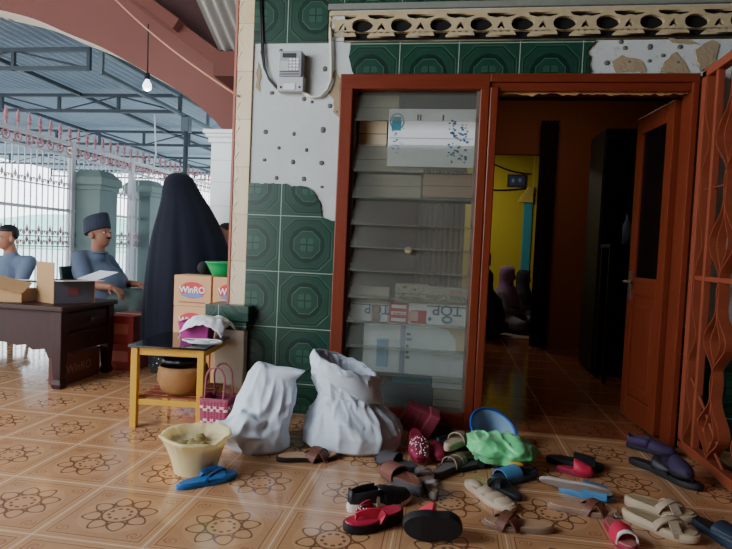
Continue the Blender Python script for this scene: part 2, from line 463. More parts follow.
# house side wall behind the column, inner walls
struct(MB().bx(-1.30, -1.2, F+.13, 10.2, 0, 3.3).build('wall_house_side', PLAST))
struct(MB().bx(1.75, 1.85, -3.2, F+.13, 0, 3.3).build('wall_light_block_right', DARKW))  # unseen wall set close and dark to dim the right side
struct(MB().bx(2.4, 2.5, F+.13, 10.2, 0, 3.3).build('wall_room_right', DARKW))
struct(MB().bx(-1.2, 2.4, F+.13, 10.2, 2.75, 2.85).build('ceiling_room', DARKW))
PY = 6.6
wl = at(490, 250, PY).x; wr = at(537, 250, PY).x; wt = at(515, 154, PY).z
pw = MB().bx(-1.2, wl-.3, PY, PY+.1, 0, 2.75).bx(wl-.3, wr, PY, PY+.1, wt, 2.75).bx(wr, 2.4, PY, PY+.1, 0, 2.75)
struct(pw.build('wall_inner', BROWNW))
struct(MB().bx(-1.2, 2.4, 9.6, 9.7, 0, 2.75).build('wall_back_room', YELLOWW))
# ceilings over the porch and arch
struct(MB().bx(-1.42, 2.5, -3.2, F+.13, 3.3, 3.4).build('ceiling_porch', DKBROWN))
# ---------------------------------------------------------------- arch
AY, AD = 4.95, .32
curve = [at(x, y, AY) for x, y in ((222.6, 129.5), (212, 118), (195, 103), (171, 86), (137, 67), (103, 48), (68, 33.5), (34, 19), (0, 10))]
curve = [(p.x, p.z) for p in curve]
xa, za = -4.95, curve[-1][1] + .10
def smooth2(P, n=6):
    out = []
    for i in range(len(P)-1):
        a, b, c, d = P[max(i-1, 0)], P[i], P[i+1], P[min(i+2, len(P)-1)]
        for k in range(n):
            t = k/n; out.append(tuple(.5*(2*b[j] + (c[j]-a[j])*t + (2*a[j]-5*b[j]+4*c[j]-d[j])*t*t + (3*b[j]-a[j]-3*c[j]+d[j])*t**3) for j in (0, 1)))
    return out + [P[-1]]
curve = smooth2(curve)
full = curve + [(xa, za)] + [(2*xa - p[0], p[1]) for p in reversed(curve)]
xs = full[0][0]; xe = full[-1][0]
topr = [at(x, y, AY) for x, y in ((240, 82), (232, 76.5), (215, 65), (186.5, 46), (161, 26), (135, 4))]
topr = [(p.x, p.z) for p in topr]
slope = (topr[-1][1] - topr[0][1])/(topr[-1][0] - topr[0][0])
apex = (xa, topr[-1][1] + slope*(xa - topr[-1][0]))
rt = (-1.30, topr[0][1] + slope*(-1.30 - topr[0][0]))
poly = full + [(xe, 0), (xe - .5, 0), (xe - .5, rt[1]), apex, rt, (-1.30, 0), (xs, 0)]
nc = len(full) - 1
arch = MB().prism(poly, lambda p, k: (p[0], AY + k*AD, p[1]), 0, lambda j: 1 if j < nc else 0)
arch = struct(arch.build('wall_arch', [ARCHRED, ARCHCREAM]))
# sloping dark red coping on the arch and stub beam
cp = MB(); d = Vector((apex[0]-rt[0], 0, apex[1]-rt[1])); L = d.length; d.normalize(); nrm = Vector((d.z, 0, -d.x)); nrm = nrm if nrm.z > 0 else -nrm
mid = (Vector((rt[0], AY, rt[1])) + Vector((apex[0], AY, apex[1])))/2
ang = atan2(d.z, d.x)
cp.box(mid + nrm*.05 + Vector((0, .1, 0)), (L, .34, .12), Matrix.Rotation(-ang, 3, 'Y'))
cp.build('coping', DKRED, arch)
q = at(161, 26, AY); cq = MB().box((q.x + .06, AY - .02, q.z + .07), (.42, .3, .1), Matrix.Rotation(-ang, 3, 'Y')); cq.build('coping_block', DKRED, arch)
b0 = at(219, 53, 4.6); struct(MB().bx(b0.x, -1.30, 4.5, AY, b0.z - .22, b0.z - .02).build('beam', DKRED))
# dark gable board behind the coping, and the sloping eave sheet
gp = [(rt[0] + .04, rt[1]), apex, (-9.5, apex[1]), (-9.5, 6), (rt[0] + .04, 6)]
struct(MB().prism(gp, lambda q, k: (q[0], AY + .22 + .05*k, q[1])).build('wall_gable', DKBROWN))
def corr(name, o, u, vdir, w, l, pitch, amp, m, sub=6):
    o, u, vdir = Vector(o), Vector(u).normalized(), Vector(vdir).normalized(); n = u.cross(vdir); b = MB(); N = int(w/pitch*sub)
    r0 = [o + u*(w*i/N) + n*(amp*sin(2*pi*i/sub)) for i in range(N+1)]
    b.loft([r0, [p + vdir*l for p in r0]], False, mi=0)
    return b.build(name, m, smooth=True, recalc=False)
dn = Vector((0, cos(.47), -sin(.47)))
e0 = at(219, 51, 4.55)
sh = corr('roof_eave', Vector((e0.x, 4.55, e0.z)) - dn*2.3, (1, 0, 0), dn, .62, 2.3, .085, .018, SHEETD); struct(sh)
struct(MB().bx(-9, -1.42, -3.2, AY+.26, 4.1, 4.2).build('ceiling_light_block', DKBROWN))  # unseen ceiling added low over the left to cut the sky light
struct(MB().bx(-1.5, -1.42, -3.2, F-.3, 3.35, 4.1).build('wall_porch_upper', DKBROWN))
struct(MB().bx(-2.6, 2.5, -1.0, -.9, 0, 3.3).build('wall_light_block_back', DARKW))  # unseen wall added behind the camera to block light and darken the right
# white engaged column with capital at the arch springing
CYY = 4.72
wc0, wc1 = at(210, 180, CYY).x, at(234.5, 180, CYY).x; zc = at(215, 130, CYY).z
wc = struct(MB().bx(wc0, wc1, CYY, AY, 0, zc - .1).build('column_white', WHITEPAINT, bevel=.006))
cb = MB().bx(wc0-.06, wc1+.03, CYY-.05, AY, zc-.035, zc).bx(wc0-.04, wc1+.02, CYY-.035, AY, zc-.065, zc-.035).bx(wc0-.02, wc1+.01, CYY-.02, AY, zc-.11, zc-.065)
cb.build('capital', WHITEPAINT, wc, bevel=.006)
jl = MB()
for y in (160, 182, 206, 230): zz = at(222, y, CYY).z; jl.bx(wc0-.001, wc1+.001, CYY-.002, AY, zz-.004, zz)
jl.build('tile_joints', mat('pale_joint', (190, 190, 184), .7), wc)
# ---------------------------------------------------------------- terrace roof
RZ = 3.16
r = corr('roof_terrace', (-13, 5.2, RZ+.03), (1, 0, 0), (0, 1, 0), 11.6, 12.3, .115, .034, SHEET); struct(r)
def truss(name, Y, x0, x1, z1, z0, step):
    b = MB(); b.bx(x0, x1, Y-.025, Y+.025, z1-.045, z1); b.bx(x0, x1, Y-.025, Y+.025, z0, z0+.045)
    n = max(1, round((x1-x0)/step))
    for k in range(n+1):
        x = x0 + (x1-x0)*k/n; b.bx(x-.02, x+.02, Y-.02, Y+.02, z0, z1)
        if k < n:
            xx = x + (x1-x0)/n; lo, hi = (z0+.02, z1-.03) if k % 2 else (z1-.03, z0+.02)
            b.tube([(x, Y, lo), (xx, Y, hi)], .012, 5)
    o = b.build(name, DKSTEEL); return o
labs = ['dark steel roof truss nearest the arch, ending short at left', 'dark steel roof truss second from the arch', 'dark steel roof truss third from the arch', 'far dark steel roof truss just over the fence top', 'farthest thin dark roof truss beyond the fence']
for i, (Y, x1, zb) in enumerate(((5.85, -4.08, 2.86), (7.72, -3.95, 2.84), (10.3, -3.2, 2.82), (13.4, -3, 2.84), (16.2, -3, 2.86))):
    t = truss('roof_truss', Y, -12.5, x1, 3.11, zb, .92); tag(t, labs[i], 'roof truss', 'steel trusses under the terrace roof')
lt = MB(); lt.bx(-3.99, -3.93, 5.9, 16.2, 3.07, 3.12).bx(-3.99, -3.93, 5.9, 16.2, 2.83, 2.87)
for k in range(12): y = 5.9 + k*.93; lt.bx(-3.98, -3.94, y-.02, y+.02, 2.83, 3.1)
tag(lt.build('roof_truss', STEEL), 'grey lengthwise roof beam with short uprights under the arch curve', 'roof truss')
pr = MB()
for x in (-9, -7.2, -5.5): pr.bx(x-.03, x+.03, 5.4, 17, 3.07, 3.12)
tag(pr.build('roof_purlin', DKSTEEL), 'thin dark purlins running lengthwise under the corrugated terrace roof', 'purlin')
pp = ax(187, 105, -3.96); post = thing('steel_post', 'thin grey steel post standing behind the person in black', 'post', (-3.96, pp.y, 0))
MB().tube([(0, 0, 0), (0, 0, 2.86)], .036, 12).build('pole', STEEL, post, smooth=True)
MB().bx(-.06, .06, -.06, .06, 2.62, 2.86).build('bracket', STEEL, post, bevel=.01)
c0, c1 = at(155, 90, 8.6), at(157, 172, 8.6)
tag(MB().tube([(c0.x, 8.6, 3.1), ((c0.x+c1.x)/2+.01, 8.6, 2.4), (c0.x, 8.6, c1.z)], .012, 5).build('hanging_cord', mat('white_cord', (230, 230, 230), .6)), 'thin white cord hanging from the terrace roof', 'cord')
# ---------------------------------------------------------------- fence
FX = -4.9
fence = thing('ornamental_fence', 'pale iron bar fence with scroll rings and pink spear tips beyond the seated men', 'fence', (FX, 5, 0))
Y0, Y1 = -1.2, 9.5      # along the fence, relative to its base
def fb(name, m, b, **k): return b.build(name, m, fence, **k)
for z, w in ((2.19, .05), (2.03, .025), (1.34, .035), (.14, .04), (1.62, .014), (1.0, .014), (.88, .014)):
    fb('rail', FENCEW, MB().bx(-.02, .02, Y0, Y1, z-w/2, z+w/2))
for y in (-1.1, .45, 1.72, 3.1, 4.6, 6.2, 7.8, 9.4): fb('post', FENCEW, MB().bx(-.035, .035, y-.035, y+.035, 0, 2.24))
b = MB(); y = Y0
while y < Y1: b.tube([(0, y, .14), (0, y, 2.03)], .0085, 5); y += .096
fb('bars', FENCEW, b)
b = MB(); b.tube([(0, .055*cos(2*pi*k/12), .055*sin(2*pi*k/12)) for k in range(12)], .011, 5, 0, True); b.ell((0, 0, 0), (.014, .024, .024), 8, 6)
ring = b.build('scroll_ring', FENCEP, fence, (0, Y0 + .07, 2.11))
tip = MB().lathe([(.012, 0), (.012, .05), (.034, .07), (.012, .09), (.03, .115), (.022, .14), (.002, .21)], 6).build('spear_tip', FENCEP, fence, (0, Y0 + .07, 2.21))
y = Y0 + .07 + .175
while y < Y1:
    for o in (ring, tip): c = o.copy(); COL.objects.link(c); c.parent = fence; c.location.y = y
    y += .175
for z in (1.64, 1.02, .90):
    b = MB(); y = Y0 + .048; k = 0
    while y < Y1:
        b.tube([(0, y - .03, z), (0, y - .034, z + .04), (0, y - .012, z + .05), (0, y, z + .02), (0, y + .012, z + .05), (0, y + .034, z + .04), (0, y + .03, z)], .008, 4)
        if k % 2 == 0: b.lathe([(.006, 0), (.02, .03), (.012, .05), (.001, .09)], 5, (0, y, z + .03))
        y += .096; k += 1
    fb('scroll_row', FENCEP if z < 1.1 else FENCEW, b)
PILG = mat('grey_green_pillar', (118, 136, 134), .75, 0, .1, 4)
for i, (xa_, xb_, Y, lb) in enumerate(((70, 112, 6.75, 'grey green square pillar with stepped cap behind the fence, nearer one'), (124, 161, 8.3, 'grey green square pillar with stepped cap, farther one beside the standing person'))):
    p0, p1 = at(xa_, 175, Y), at(xb_, 175, Y); w = (p1.x - p0.x)*.80; cx = p0.x + w*.45; zt = at((xa_+xb_)/2, 169 if i == 0 else 179, Y).z
    t = thing('gate_pillar', lb, 'pillar', (cx, Y + w/2, 0), 0, 'square pillars along the fence')
    MB().bx(-w*.4, w*.4, -w*.4, w*.4, 0, zt-.1).build('shaft', PILG, t, bevel=.01)
    cpb = MB().bx(-w*.5, w*.5, -w*.5, w*.5, zt-.2, zt-.1).bx(-w*.45, w*.45, -w*.45, w*.45, zt-.26, zt-.2)
    cpb.loft([[Vector((sx*w*.5, sy*w*.5, zt-.1)) for sx, sy in ((-1, -1), (1, -1), (1, 1), (-1, 1))], [Vector((sx*w*.3, sy*w*.3, zt)) for sx, sy in ((-1, -1), (1, -1), (1, 1), (-1, 1))]])
    cpb.build('cap', PILG, t, bevel=.008)
# hazy hills and far ground
hb = MB(); rings = []
for k in range(2):
    rings.append([Vector((-90 + 3.2*i, 42 + 6*k + 4*sin(i*.3), (0 if k == 0 else 2.6 + 1.6*noise.noise(Vector((i*.3, 0, 0))) + .5*noise.noise(Vector((i*1.3, 3, 0)))))) for i in range(40)])
hb.loft(rings, False)
h = hb.build('hills', mat('hazy_green_hill', (150, 196, 178), .95, 0, .25, .15, 0), smooth=True, recalc=False); struct(h)
struct(MB().bx(-120, 30, 18, 60, -.12, -.06).build('ground_far', mat('pale_ground', (190, 205, 195), .9)))
# ================================================================ window and doorway frame
WX0, WX1 = -.612, .114          # glass field
wfm = MB()
Yf, Yb = F-.045, F+.10
wfm.bx(XL, WX0, Yf, Yb, 0, 2.02); wfm.bx(WX1, .166, Yf, Yb, 0, 1.95)
win = struct(wfm.build('window_1', REDWOOD, bevel=.006))
MB().bx(XL, .166, Yf-.002, Yb, 1.936, 2.022).build('top_rail', REDWOODX, win, bevel=.006)
MB().bx(WX0, WX1, Yf, Yb, 0, .09).build('bottom_rail', REDWOODX, win, bevel=.006)
ch = mat('grey_louvre_channel', (104, 96, 84), .6)
for x in (WX0 + .008, WX1 - .008): MB().bx(x-.008, x+.008, F-.01, F+.03, .09, 1.936).build('louvre_channel', ch, win)
GL = glass_mat('dusty_louvre_glass', (236, 238, 236), (158, 160, 152), .17)
zs = [at(418, y, F).z for y in (92, 121, 145, 172, 199, 226, 249, 273, 300, 325, 350, 376, 412)]
for i in range(12):
    if i == 1: continue
    z1, z0 = zs[i], zs[i+1]
    b = MB(); h_ = z1 - z0 + .012; ty = .022
    b.loft([[Vector((WX0+.012, F-ty+.0, z0-.006)), Vector((WX1-.012, F-ty, z0-.006)), Vector((WX1-.012, F-ty+.005, z0-.006)), Vector((WX0+.012, F-ty+.005, z0-.006))],
            [Vector((WX0+.012, F+ty, z1+.004)), Vector((WX1-.012, F+ty, z1+.004)), Vector((WX1-.012, F+ty+.005, z1+.004)), Vector((WX0+.012, F+ty+.005, z1+.004))]])
    b.build('glass_slat', GL, win)
st = at(408, 250, F-.03); MB().ell((0, 0, 0), (.022, .003, .022), 14, 6).build('round_sticker', mat('tan_sticker', (150, 132, 100), .8), win, (st.x, F-.012, st.z))
# doorway frame
dfm = MB().bx(.168, .214, Yf, Yb, 0, 1.95).bx(1.222, XR, Yf, Yb, 0, 2.02)
dfr = struct(dfm.build('door_1', REDWOOD, bevel=.006))
hd = MB().bx(.166, XR, Yf-.002, Yb, 1.975, 2.022).bx(.166, XR, Yf+.012, Yb, 1.93, 1.975)
hd.build('top_rail', REDWOODX, dfr, bevel=.004)
MB().bx(.214, .222, Yf+.01, Yf+.03, 0.95, 1.02).build('strike_plate', mat('dull_metal', (90, 84, 78), .4, .7), dfr)
rg = [(.222, 1.936), (1.218, 1.936)]; x = 1.218; bot = []
while x > .222:
    bot.append((x, 1.936 - abs(.016 + .016*noise.noise(Vector((x*9, 0, 0))) + .012*noise.noise(Vector((x*31, 2, 0)))))); x -= .012
vl = MB().prism(rg + bot, lambda p, k: (p[0], F+.0 + .006*k, p[1])).build('frayed_valance', mat('frayed_cream_cloth', (176, 132, 84), .9, 0, .4, 30))
tag(vl, 'frayed cream cloth strip hanging under the head of the doorway', 'valance')
# open door leaf: glass above, panel below
hx, hy = 1.21, F+.11; fx, fy = 1.165, F+.60
dang = atan2(fy-hy, fx-hx); LW = sqrt((fx-hx)**2 + (fy-hy)**2)
leaf = thing('door_leaf', 'red brown wooden door leaf with tall glass pane, swung open inward', 'door', (hx, hy, 0), dang)
fr = MB()
fr.bx(0, .085, -.02, .02, .015, 1.925); fr.bx(LW-.085, LW, -.02, .02, .015, 1.925)
fr.bx(.085, LW-.085, -.02, .02, 1.815, 1.925); fr.bx(.085, LW-.085, -.02, .02, .80, .91); fr.bx(.085, LW-.085, -.02, .02, .015, .16)
fr.build('leaf_frame', REDWOOD, leaf, bevel=.004)
MB().bx(.085, LW-.085, -.010, .010, .16, .80).bx(.13, LW-.13, -.017, .017, .22, .74).build('lower_panel', REDWOOD, leaf, bevel=.008)
MB().bx(.085, LW-.085, -.003, .003, .91, 1.815).build('glass_pane', glass_mat('dark_door_glass', (60, 62, 64), (20, 18, 18), .55), leaf)
hdl = MB().tube([(LW-.045, .02, .88), (LW-.045, .06, .88), (LW-.13, .065, .88)], .010, 8); hdl.bx(LW-.06, LW-.03, .018, .026, .76, .95)
hdl.build('handle', mat('chrome_handle', (190, 190, 190), .25, .9, .05), leaf, smooth=False)
# ---------------------------------------------------------------- folded-back iron grille gate
GX = 1.285
gate = thing('grille_gate', 'orange painted iron grille gate with wavy flat bars, folded open at right', 'gate', (GX, F-.055, 0))
# local: -y runs toward the viewer
def gbar(name, y0, y1, z0, z1, t=.03):
    b = MB().bx(-t/2, t/2, min(y0, y1), max(y0, y1), z0, z1); return b.build(name, ORANGE, gate, bevel=.003)
GL_ = -1.02
gbar('hinge_stile', 0, -.05, .05, 2.02, .05); gbar('upright_bar', -.145, -.172, .06, 2.0, .034); gbar('end_stile', GL_, GL_+.05, .05, 2.02, .05); gbar('upright_bar', -.86, -.887, .06, 2.0, .034)
gbar('top_rail', 0, GL_, 1.985, 2.03, .05); gbar('bottom_rail', 0, GL_, .02, .07, .05); gbar('middle_rail', -.05, GL_, .925, .95, .03)
gbar('thin_rod', -.05, GL_, 1.395, 1.403, .01)
def wavy(name, yc, amp, z0, z1, w=.045, flip=1, n=26, t=.006):
    pts = []
    for k in range(n+1):
        u = k/n; z = z0 + (z1-z0)*u
        off = amp*(sin(pi*u)**1.3*(.62 + .55*sin(2*pi*u*.98 + .35)))
        pts.append((0, yc + flip*off, z))
    return MB().ribbon(pts, (1, 0, 0), w, t).build(name, ORANGE, gate, smooth=False)
mid = -.515
for z0, z1, am in ((.95, 1.985, .30), (.07, .93, .27)):
    hz = (z1-z0)/2
    for k in range(2):
        a0, a1 = z0 + hz*k, z0 + hz*(k+1)
        for yc in (-.345, -.69):
            for fl_ in (1, -1):
                wavy('wavy_bar', yc, am*.52, a0, a1, .05, fl_)
                wavy('wavy_bar', yc, am*.22, a0 + .03, a1 - .08, .04, fl_)
        wavy('wavy_bar', -.06, .085, a0, a1, .045, -1); wavy('wavy_bar', -.95, .07, a0, a1, .045, 1)
for y0_, y1_, z0_, z1_ in ((-.05, -.55, .28, .02), (-.05, -.4, .42, .16)):
    MB().tube([(0, y0_, z0_), (0, (y0_+y1_)/2, (z0_+z1_)/2+.01), (0, y1_, z1_)], .007, 6).build('brace_rod', ORANGE, gate)
# ================================================================ boxes and papers behind the window
CARD = mat('brown_cardboard', (168, 132, 92), .85, 0, .12, 6); CARDG = mat('grey_cardboard', (164, 156, 138), .85, 0, .14, 6)
CARDL = mat('pale_cardboard', (204, 186, 156), .85, 0, .1, 6); PAPER = mat('white_card', (226, 232, 236), .7, 0, .05, 5); CARDD = mat('dark_box_card', (64, 60, 58), .85, 0, .15, 5)
INKB = mat('blue_ink', (54, 96, 140), .7); INKR = mat('red_ink', (186, 40, 52), .7); INKD = mat('dark_grey_ink', (70, 80, 84), .7); INKT = mat('teal_print', (70, 140, 160), .7)
WB = F + .075        # plane just behind the slats
def pbox(name, x0, y0, x1, y1, m, label, cat, Y=WB, th=.1, group=None, mesh=False, bevel=.002):
    a, c = at(x0, y1, Y), at(x1, y0, Y); a2, c2 = at(x0, y0, Y), at(x1, y1, Y)
    xl, xr = (a.x + a2.x)/2, (c.x + c2.x)/2; zb, zt = (a.z + c2.z)/2, (c.z + a2.z)/2
    t = thing(name, label, cat, ((xl+xr)/2, Y, zb), 0, group); t['w'] = xr-xl; t['h'] = zt-zb
    w, h_ = xr-xl, zt-zb
    BX.append(t)
    b = MB().bx(-w/2, w/2, 0, th, 0, h_); b.build('carton_body' if th > .03 else 'sheet', m, t, bevel=bevel)
    if th > .03:
        MB().bx(-w/2, w/2, -.0012, 0, h_*.47, h_*.5).build('flap_seam', mat('seam', (90, 70, 50), .9), t)
    return t, w, h_
def mark(t, w, h_, name, u0, v0, u1, v1, m, dy=.0015):
    MB().bx(-w/2 + w*u0, -w/2 + w*u1, -dy-.0006, -dy, h_*(1-v1), h_*(1-v0)).build(name, m, t)
def lettering(t, w, h_, s, u, v, size, m, flip=True, sx=1, name='lettering'):
    text(name, s, size, m, t, (-w/2 + w*u, -.003, h_*(1-v)), (pi/2, pi if flip else 0, 0), 0, .0006, sx)
BX = []
B1 = 'boxes stacked behind the louvred window'
pbox('cardboard_box', 357, 95, 399, 120, CARDG, 'dull tan box at the top left behind the louvres', 'box', WB+.02, .12, B1)
pbox('cardboard_box', 400, 92, 477, 119, CARDD, 'dark grey box at the top right behind the louvres', 'box', WB+.05, .12, B1)
pbox('cardboard_box', 359, 121, 387, 146, CARDL, 'pale tan box showing through the missing louvre at left', 'box', WB+.02, .12, B1)
pbox('cardboard_box', 356, 147, 424, 172, CARDG, 'grey tan wide box under the blue printed sheet', 'box', WB+.03, .12, B1)
pbox('cardboard_box', 356, 174.5, 421, 197, CARDG, 'dusty tan box at left in the row of two below the sheet', 'box', WB+.03, .12, B1)
pbox('cardboard_box', 423, 174.5, 474, 197, CARD, 'dusty tan box at right in the row of two below the sheet', 'box', WB+.03, .12, B1)
pbox('cardboard_box', 449, 121, 478, 145, CARD, 'brown box behind the right end of the printed sheet', 'box', WB+.06, .12, B1)
# printed paper sheet
t, w, h_ = pbox('printed_sheet', 388, 109, 475, 167, PAPER, 'white sheet with blue print filling the gap of the missing louvre', 'paper', WB-.012, .004)
rnd = random.Random(3); bl = MB()
for k in range(70):
    u, v = .70 + .22*rnd.random(), .2 + .72*rnd.random(); s = .004 + .008*rnd.random(); bl.box((-w/2 + w*u, -.0015, h_*(1-v)), (s*1.3, .001, s))
for k in range(24):
    u, v = .04 + .16*rnd.random(), .3 + .5*rnd.random(); s = .003 + .005*rnd.random(); bl.box((-w/2 + w*u, -.0015, h_*(1-v)), (s*1.6, .001, s*.8))
bl.build('blue_print', INKB, t)
bl = MB(); bl.tube([(-w/2 + .05 + .04*cos(2*pi*k/20), -.002, h_*.78 + .045*sin(2*pi*k/20)) for k in range(20)], .003, 4, 0, True); bl.bx(-w/2+.02, -w/2+.075, -.0016, -.0008, h_*.62, h_*.86); bl.build('blue_emblem', INKT, t)
mark(t, w, h_, 'fold_line', .02, .50, .98, .515, mat('fold_grey', (170, 168, 160), .8))
for u in (.33, .36, .62): mark(t, w, h_, 'dark_mark', u, .1, u+.02, .2, INKD)
# coffee cartons, printed upside down
B2 = 'printed coffee cartons standing upside down in the window'
t, w, h_ = pbox('coffee_carton', 350, 287, 388, 321, PAPER, 'white coffee carton with blue lettering upside down, leftmost in the window', 'box', WB-.01, .1, B2)
mark(t, w, h_, 'grey_band', 0, 0, 1, .48, CARDG); mark(t, w, h_, 'tape_strip', .58, .5, .80, 1, mat('brown_tape', (178, 120, 60), .5))
lettering(t, w, h_, 'TOP', .72, .62, .085, INKB, sx=.9); lettering(t, w, h_, 'White Coffee', .5, .30, .044, INKD); 
bb = MB(); bb.tube([(-w/2 + w*.72 + .02*cos(2*pi*k/16), -.004, h_*.14 + .016*sin(2*pi*k/16)) for k in range(16)], .005, 4, 0, True); bb.build('round_emblem', INKT, t)
bb = MB(); bb.ell((-w/2+w*.06, -.003, h_*.12), (.010, .002, .012), 10, 6); bb.build('cup_print', INKD, t)
t, w, h_ = pbox('coffee_carton', 388, 303, 429, 325, PAPER, 'white carton with a red printed panel between the two lettered cartons', 'box', WB-.008, .1, B2)
mark(t, w, h_, 'red_panel', .02, .0, .5, .95, INKR)
for v in (.2, .5, .8): mark(t, w, h_, 'white_bar', .08, v-.09, .44, v+.06, PAPER, .0025)
lettering(t, w, h_, 'ORIGINAL', .26, .5, .016, INKR); mark(t, w, h_, 'red_panel', .56, .3, .98, .9, INKR); mark(t, w, h_, 'tape_strip', .5, .35, .74, .8, mat('pink_tape', (214, 176, 168), .6), .003)
t, w, h_ = pbox('coffee_carton', 395, 284, 428, 303, CARDG, 'grey coffee carton above the red printed one in the window', 'box', WB-.008, .1, B2)
lettering(t, w, h_, 'White Coffee', .5, .75, .026, INKD); rnd = random.Random(5); bl = MB()
for k in range(20): bl.box((-w/2 + w*(.1 + .8*rnd.random()), -.002, h_*(.35 + .5*rnd.random())), (.012*rnd.random()+.003, .001, .01*rnd.random()+.003))
bl.build('leaf_print', INKD, t)
t, w, h_ = pbox('coffee_carton', 427, 288, 468, 325, PAPER, 'white coffee carton with blue lettering upside down, rightmost in the window', 'box', WB-.012, .1, B2)
mark(t, w, h_, 'grey_band', 0, 0, 1, .45, CARDG); lettering(t, w, h_, 'TOP', .5, .60, .085, INKB, sx=1.05); lettering(t, w, h_, 'White Coffee', .5, .27, .046, INKD)
lettering(t, w, h_, '15 x 12', .72, .1, .022, INKR)
bb = MB(); bb.tube([(.0 + .026*cos(2*pi*k/16), -.004, h_*.14 + .018*sin(2*pi*k/16)) for k in range(16)], .006, 4, 0, True); bb.ell((-w/2+w*.08, -.003, h_*.14), (.011, .002, .013), 10, 6); bb.build('round_emblem', INKT, t)
# white cards, torn flap, dark gap at the left, lower boxes
t, w, h_ = pbox('white_card', 363, 324, 400, 372, PAPER, 'white card with a pale blue rectangle, left of the two in the window', 'card', WB-.006, .02)
mark(t, w, h_, 'blue_rectangle', .37, .32, .68, .88, mat('pale_blue_print', (140, 178, 210), .7)); mark(t, w, h_, 'blue_rectangle', .36, .30, .70, .34, mat('pale_print_edge', (186, 206, 222), .7))
t, w, h_ = pbox('white_card', 400, 324, 466, 376, PAPER, 'wide white card with a torn brown corner at its upper right', 'card', WB-.004, .02)
mark(t, w, h_, 'lilac_stripe', .0, .0, .07, 1, mat('lilac_stripe', (168, 164, 196), .7))
bl = MB()
for v in (.25, .35, .48, .6, .7): bl.bx(-w/2 + w*.09, -w/2 + w*(.13 + .02*(int(v*100) % 3)), -.002, -.0012, h_*(1-v), h_*(1-v)+.016)
bl.build('print_marks', mat('grey_blue_ink', (120, 130, 156), .7), t)
tp = [(w/2-.002, h_*.97), (-w/2 + w*.5, h_*.95), (-w/2+w*.72, h_*.90), (-w/2+w*.83, h_*.72), (-w/2+w*.85, h_*.5), (-w/2+w*.93, h_*.46), (w/2-.004, h_*.62)]
MB().prism(tp, lambda p, k: (p[0], -.002 - .002*k, p[1])).build('torn_flap', CARDL, t)
pbox('cardboard_box', 349, 326, 362, 368, CARDD, 'narrow dark box put in for the dark gap at the lower left of the window', 'box', WB+.02, .1, B1)  # dark card fills in the shaded gap beside the white card
pbox('cardboard_box', 392, 377, 431, 384, mat('turquoise_box', (40, 130, 150), .6), 'turquoise box edge under the white cards', 'box', WB+.0, .1, B1)
pbox('cardboard_box', 350, 385, 432, 411, mat('dark_teal_box', (24, 62, 72), .6), 'dark teal box at the bottom of the window', 'box', WB+.01, .1, B1)
pbox('cardboard_box', 432, 377, 466, 389, PAPER, 'pale box edge at the bottom right of the window', 'box', WB+.0, .1, B1)
pbox('cardboard_box', 433, 389, 466, 411, CARDG, 'grey box at the bottom right corner of the window', 'box', WB+.01, .1, B1)
# wooden rack inside the window that the boxes stand on
shelfz = [BX[k].location.z - .0006 for k in (0, 2, 3, 4)] + [at(418, 325, WB).z - .004]
rack = thing('storage_rack', 'dim wooden rack inside the window holding the boxes', 'rack', (-.25, F+.11, 0))
rb = MB()
for z in zs[2:5]: pass
for z in shelfz: rb.bx(-.40, .40, .0, .26, z-.004, z)
rb.build('shelf_board', mat('dim_rack_wood', (70, 52, 40), .8), rack)
for x in (-.40, .40): MB().bx(x-.012, x+.012, .0, .26, .003, 2.0).build('rack_upright', mat('dim_rack_wood', (70, 52, 40), .8), rack)
cu = at(440, 240, F+.5); c_ = MB(); rings = []
for z in (.75, 1.55): rings.append([Vector((.005*k - .16, .012*sin(k*.9), z)) for k in range(64)])
c_.loft(rings, False); cc = c_.build('curtain', mat('brown_inner_curtain', (120, 84, 58), .9), None, (cu.x, F+.46, 0), smooth=True, recalc=False); tag(cc, 'brown cloth curtain hanging dimly inside behind the louvres', 'curtain')
# ================================================================ inside the doorway
fr0, fr1 = at(508, 174, 9.55), at(526, 187, 9.55); cxp = (fr0.x+fr1.x)/2; czp = (fr0.z+fr1.z)/2; w, h_ = fr1.x-fr0.x, fr0.z-fr1.z
pic = thing('picture_frame', 'small dark framed blue picture on the yellow wall', 'picture', (cxp, 9.6, czp))
MB().bx(-w/2, w/2, -.03, 0, -h_/2, h_/2).build('frame', CARDD, pic, bevel=.006)
MB().bx(-w/2+.03, w/2-.03, -.034, -.03, -h_/2+.03, h_/2-.03).build('print', mat('blue_photo', (60, 84, 130), .4, 0, .5, 12), pic)
for dx, dz in ((-.06, 0), (.05, .01)): MB().ell((dx, -.036, dz), (.025, .003, .035), 8, 6).build('figure_print', mat('pale_photo', (150, 160, 180), .5), pic)
wires = MB()
for x0, y0, x1, y1, s in ((492, 163, 531, 174, 6), (492, 190, 532, 187, 3)):
    p, q = at(x0, y0, 9.58), at(x1, y1, 9.58); wires.tube([(p.x + (q.x-p.x)*k/10, 9.585, p.z + (q.z-p.z)*k/10 - .02*sin(pi*k/10)*s/3) for k in range(11)], .012, 5)
tag(wires.build('wall_wires', BLACK), 'thin dark wires strung across the yellow wall', 'wire')
tp0 = at(529, 200, 9.35); 
tq = thing('turquoise_post', 'turquoise and yellow painted post with bracket at the inner opening', 'post', (tp0.x, 9.35, 0))
MB().bx(-.07, .05, -.07, .07, 0, at(529, 203, 9.35).z).build('shaft', mat('turquoise_paint', (60, 150, 170), .7, 0, .3, 3), tq)
MB().bx(.05, .14, -.05, .07, 0, 2.6).build('yellow_edge', YELLOWW, tq)
bk = MB()
for k in range(5): bk.bx(-.16 + .03*k, .05, -.09, .05, at(529, 203, 9.35).z + .05*k, at(529, 203, 9.35).z + .05*(k+1))
bk.build('stepped_bracket', mat('cream_bracket', (190, 170, 90), .7), tq)
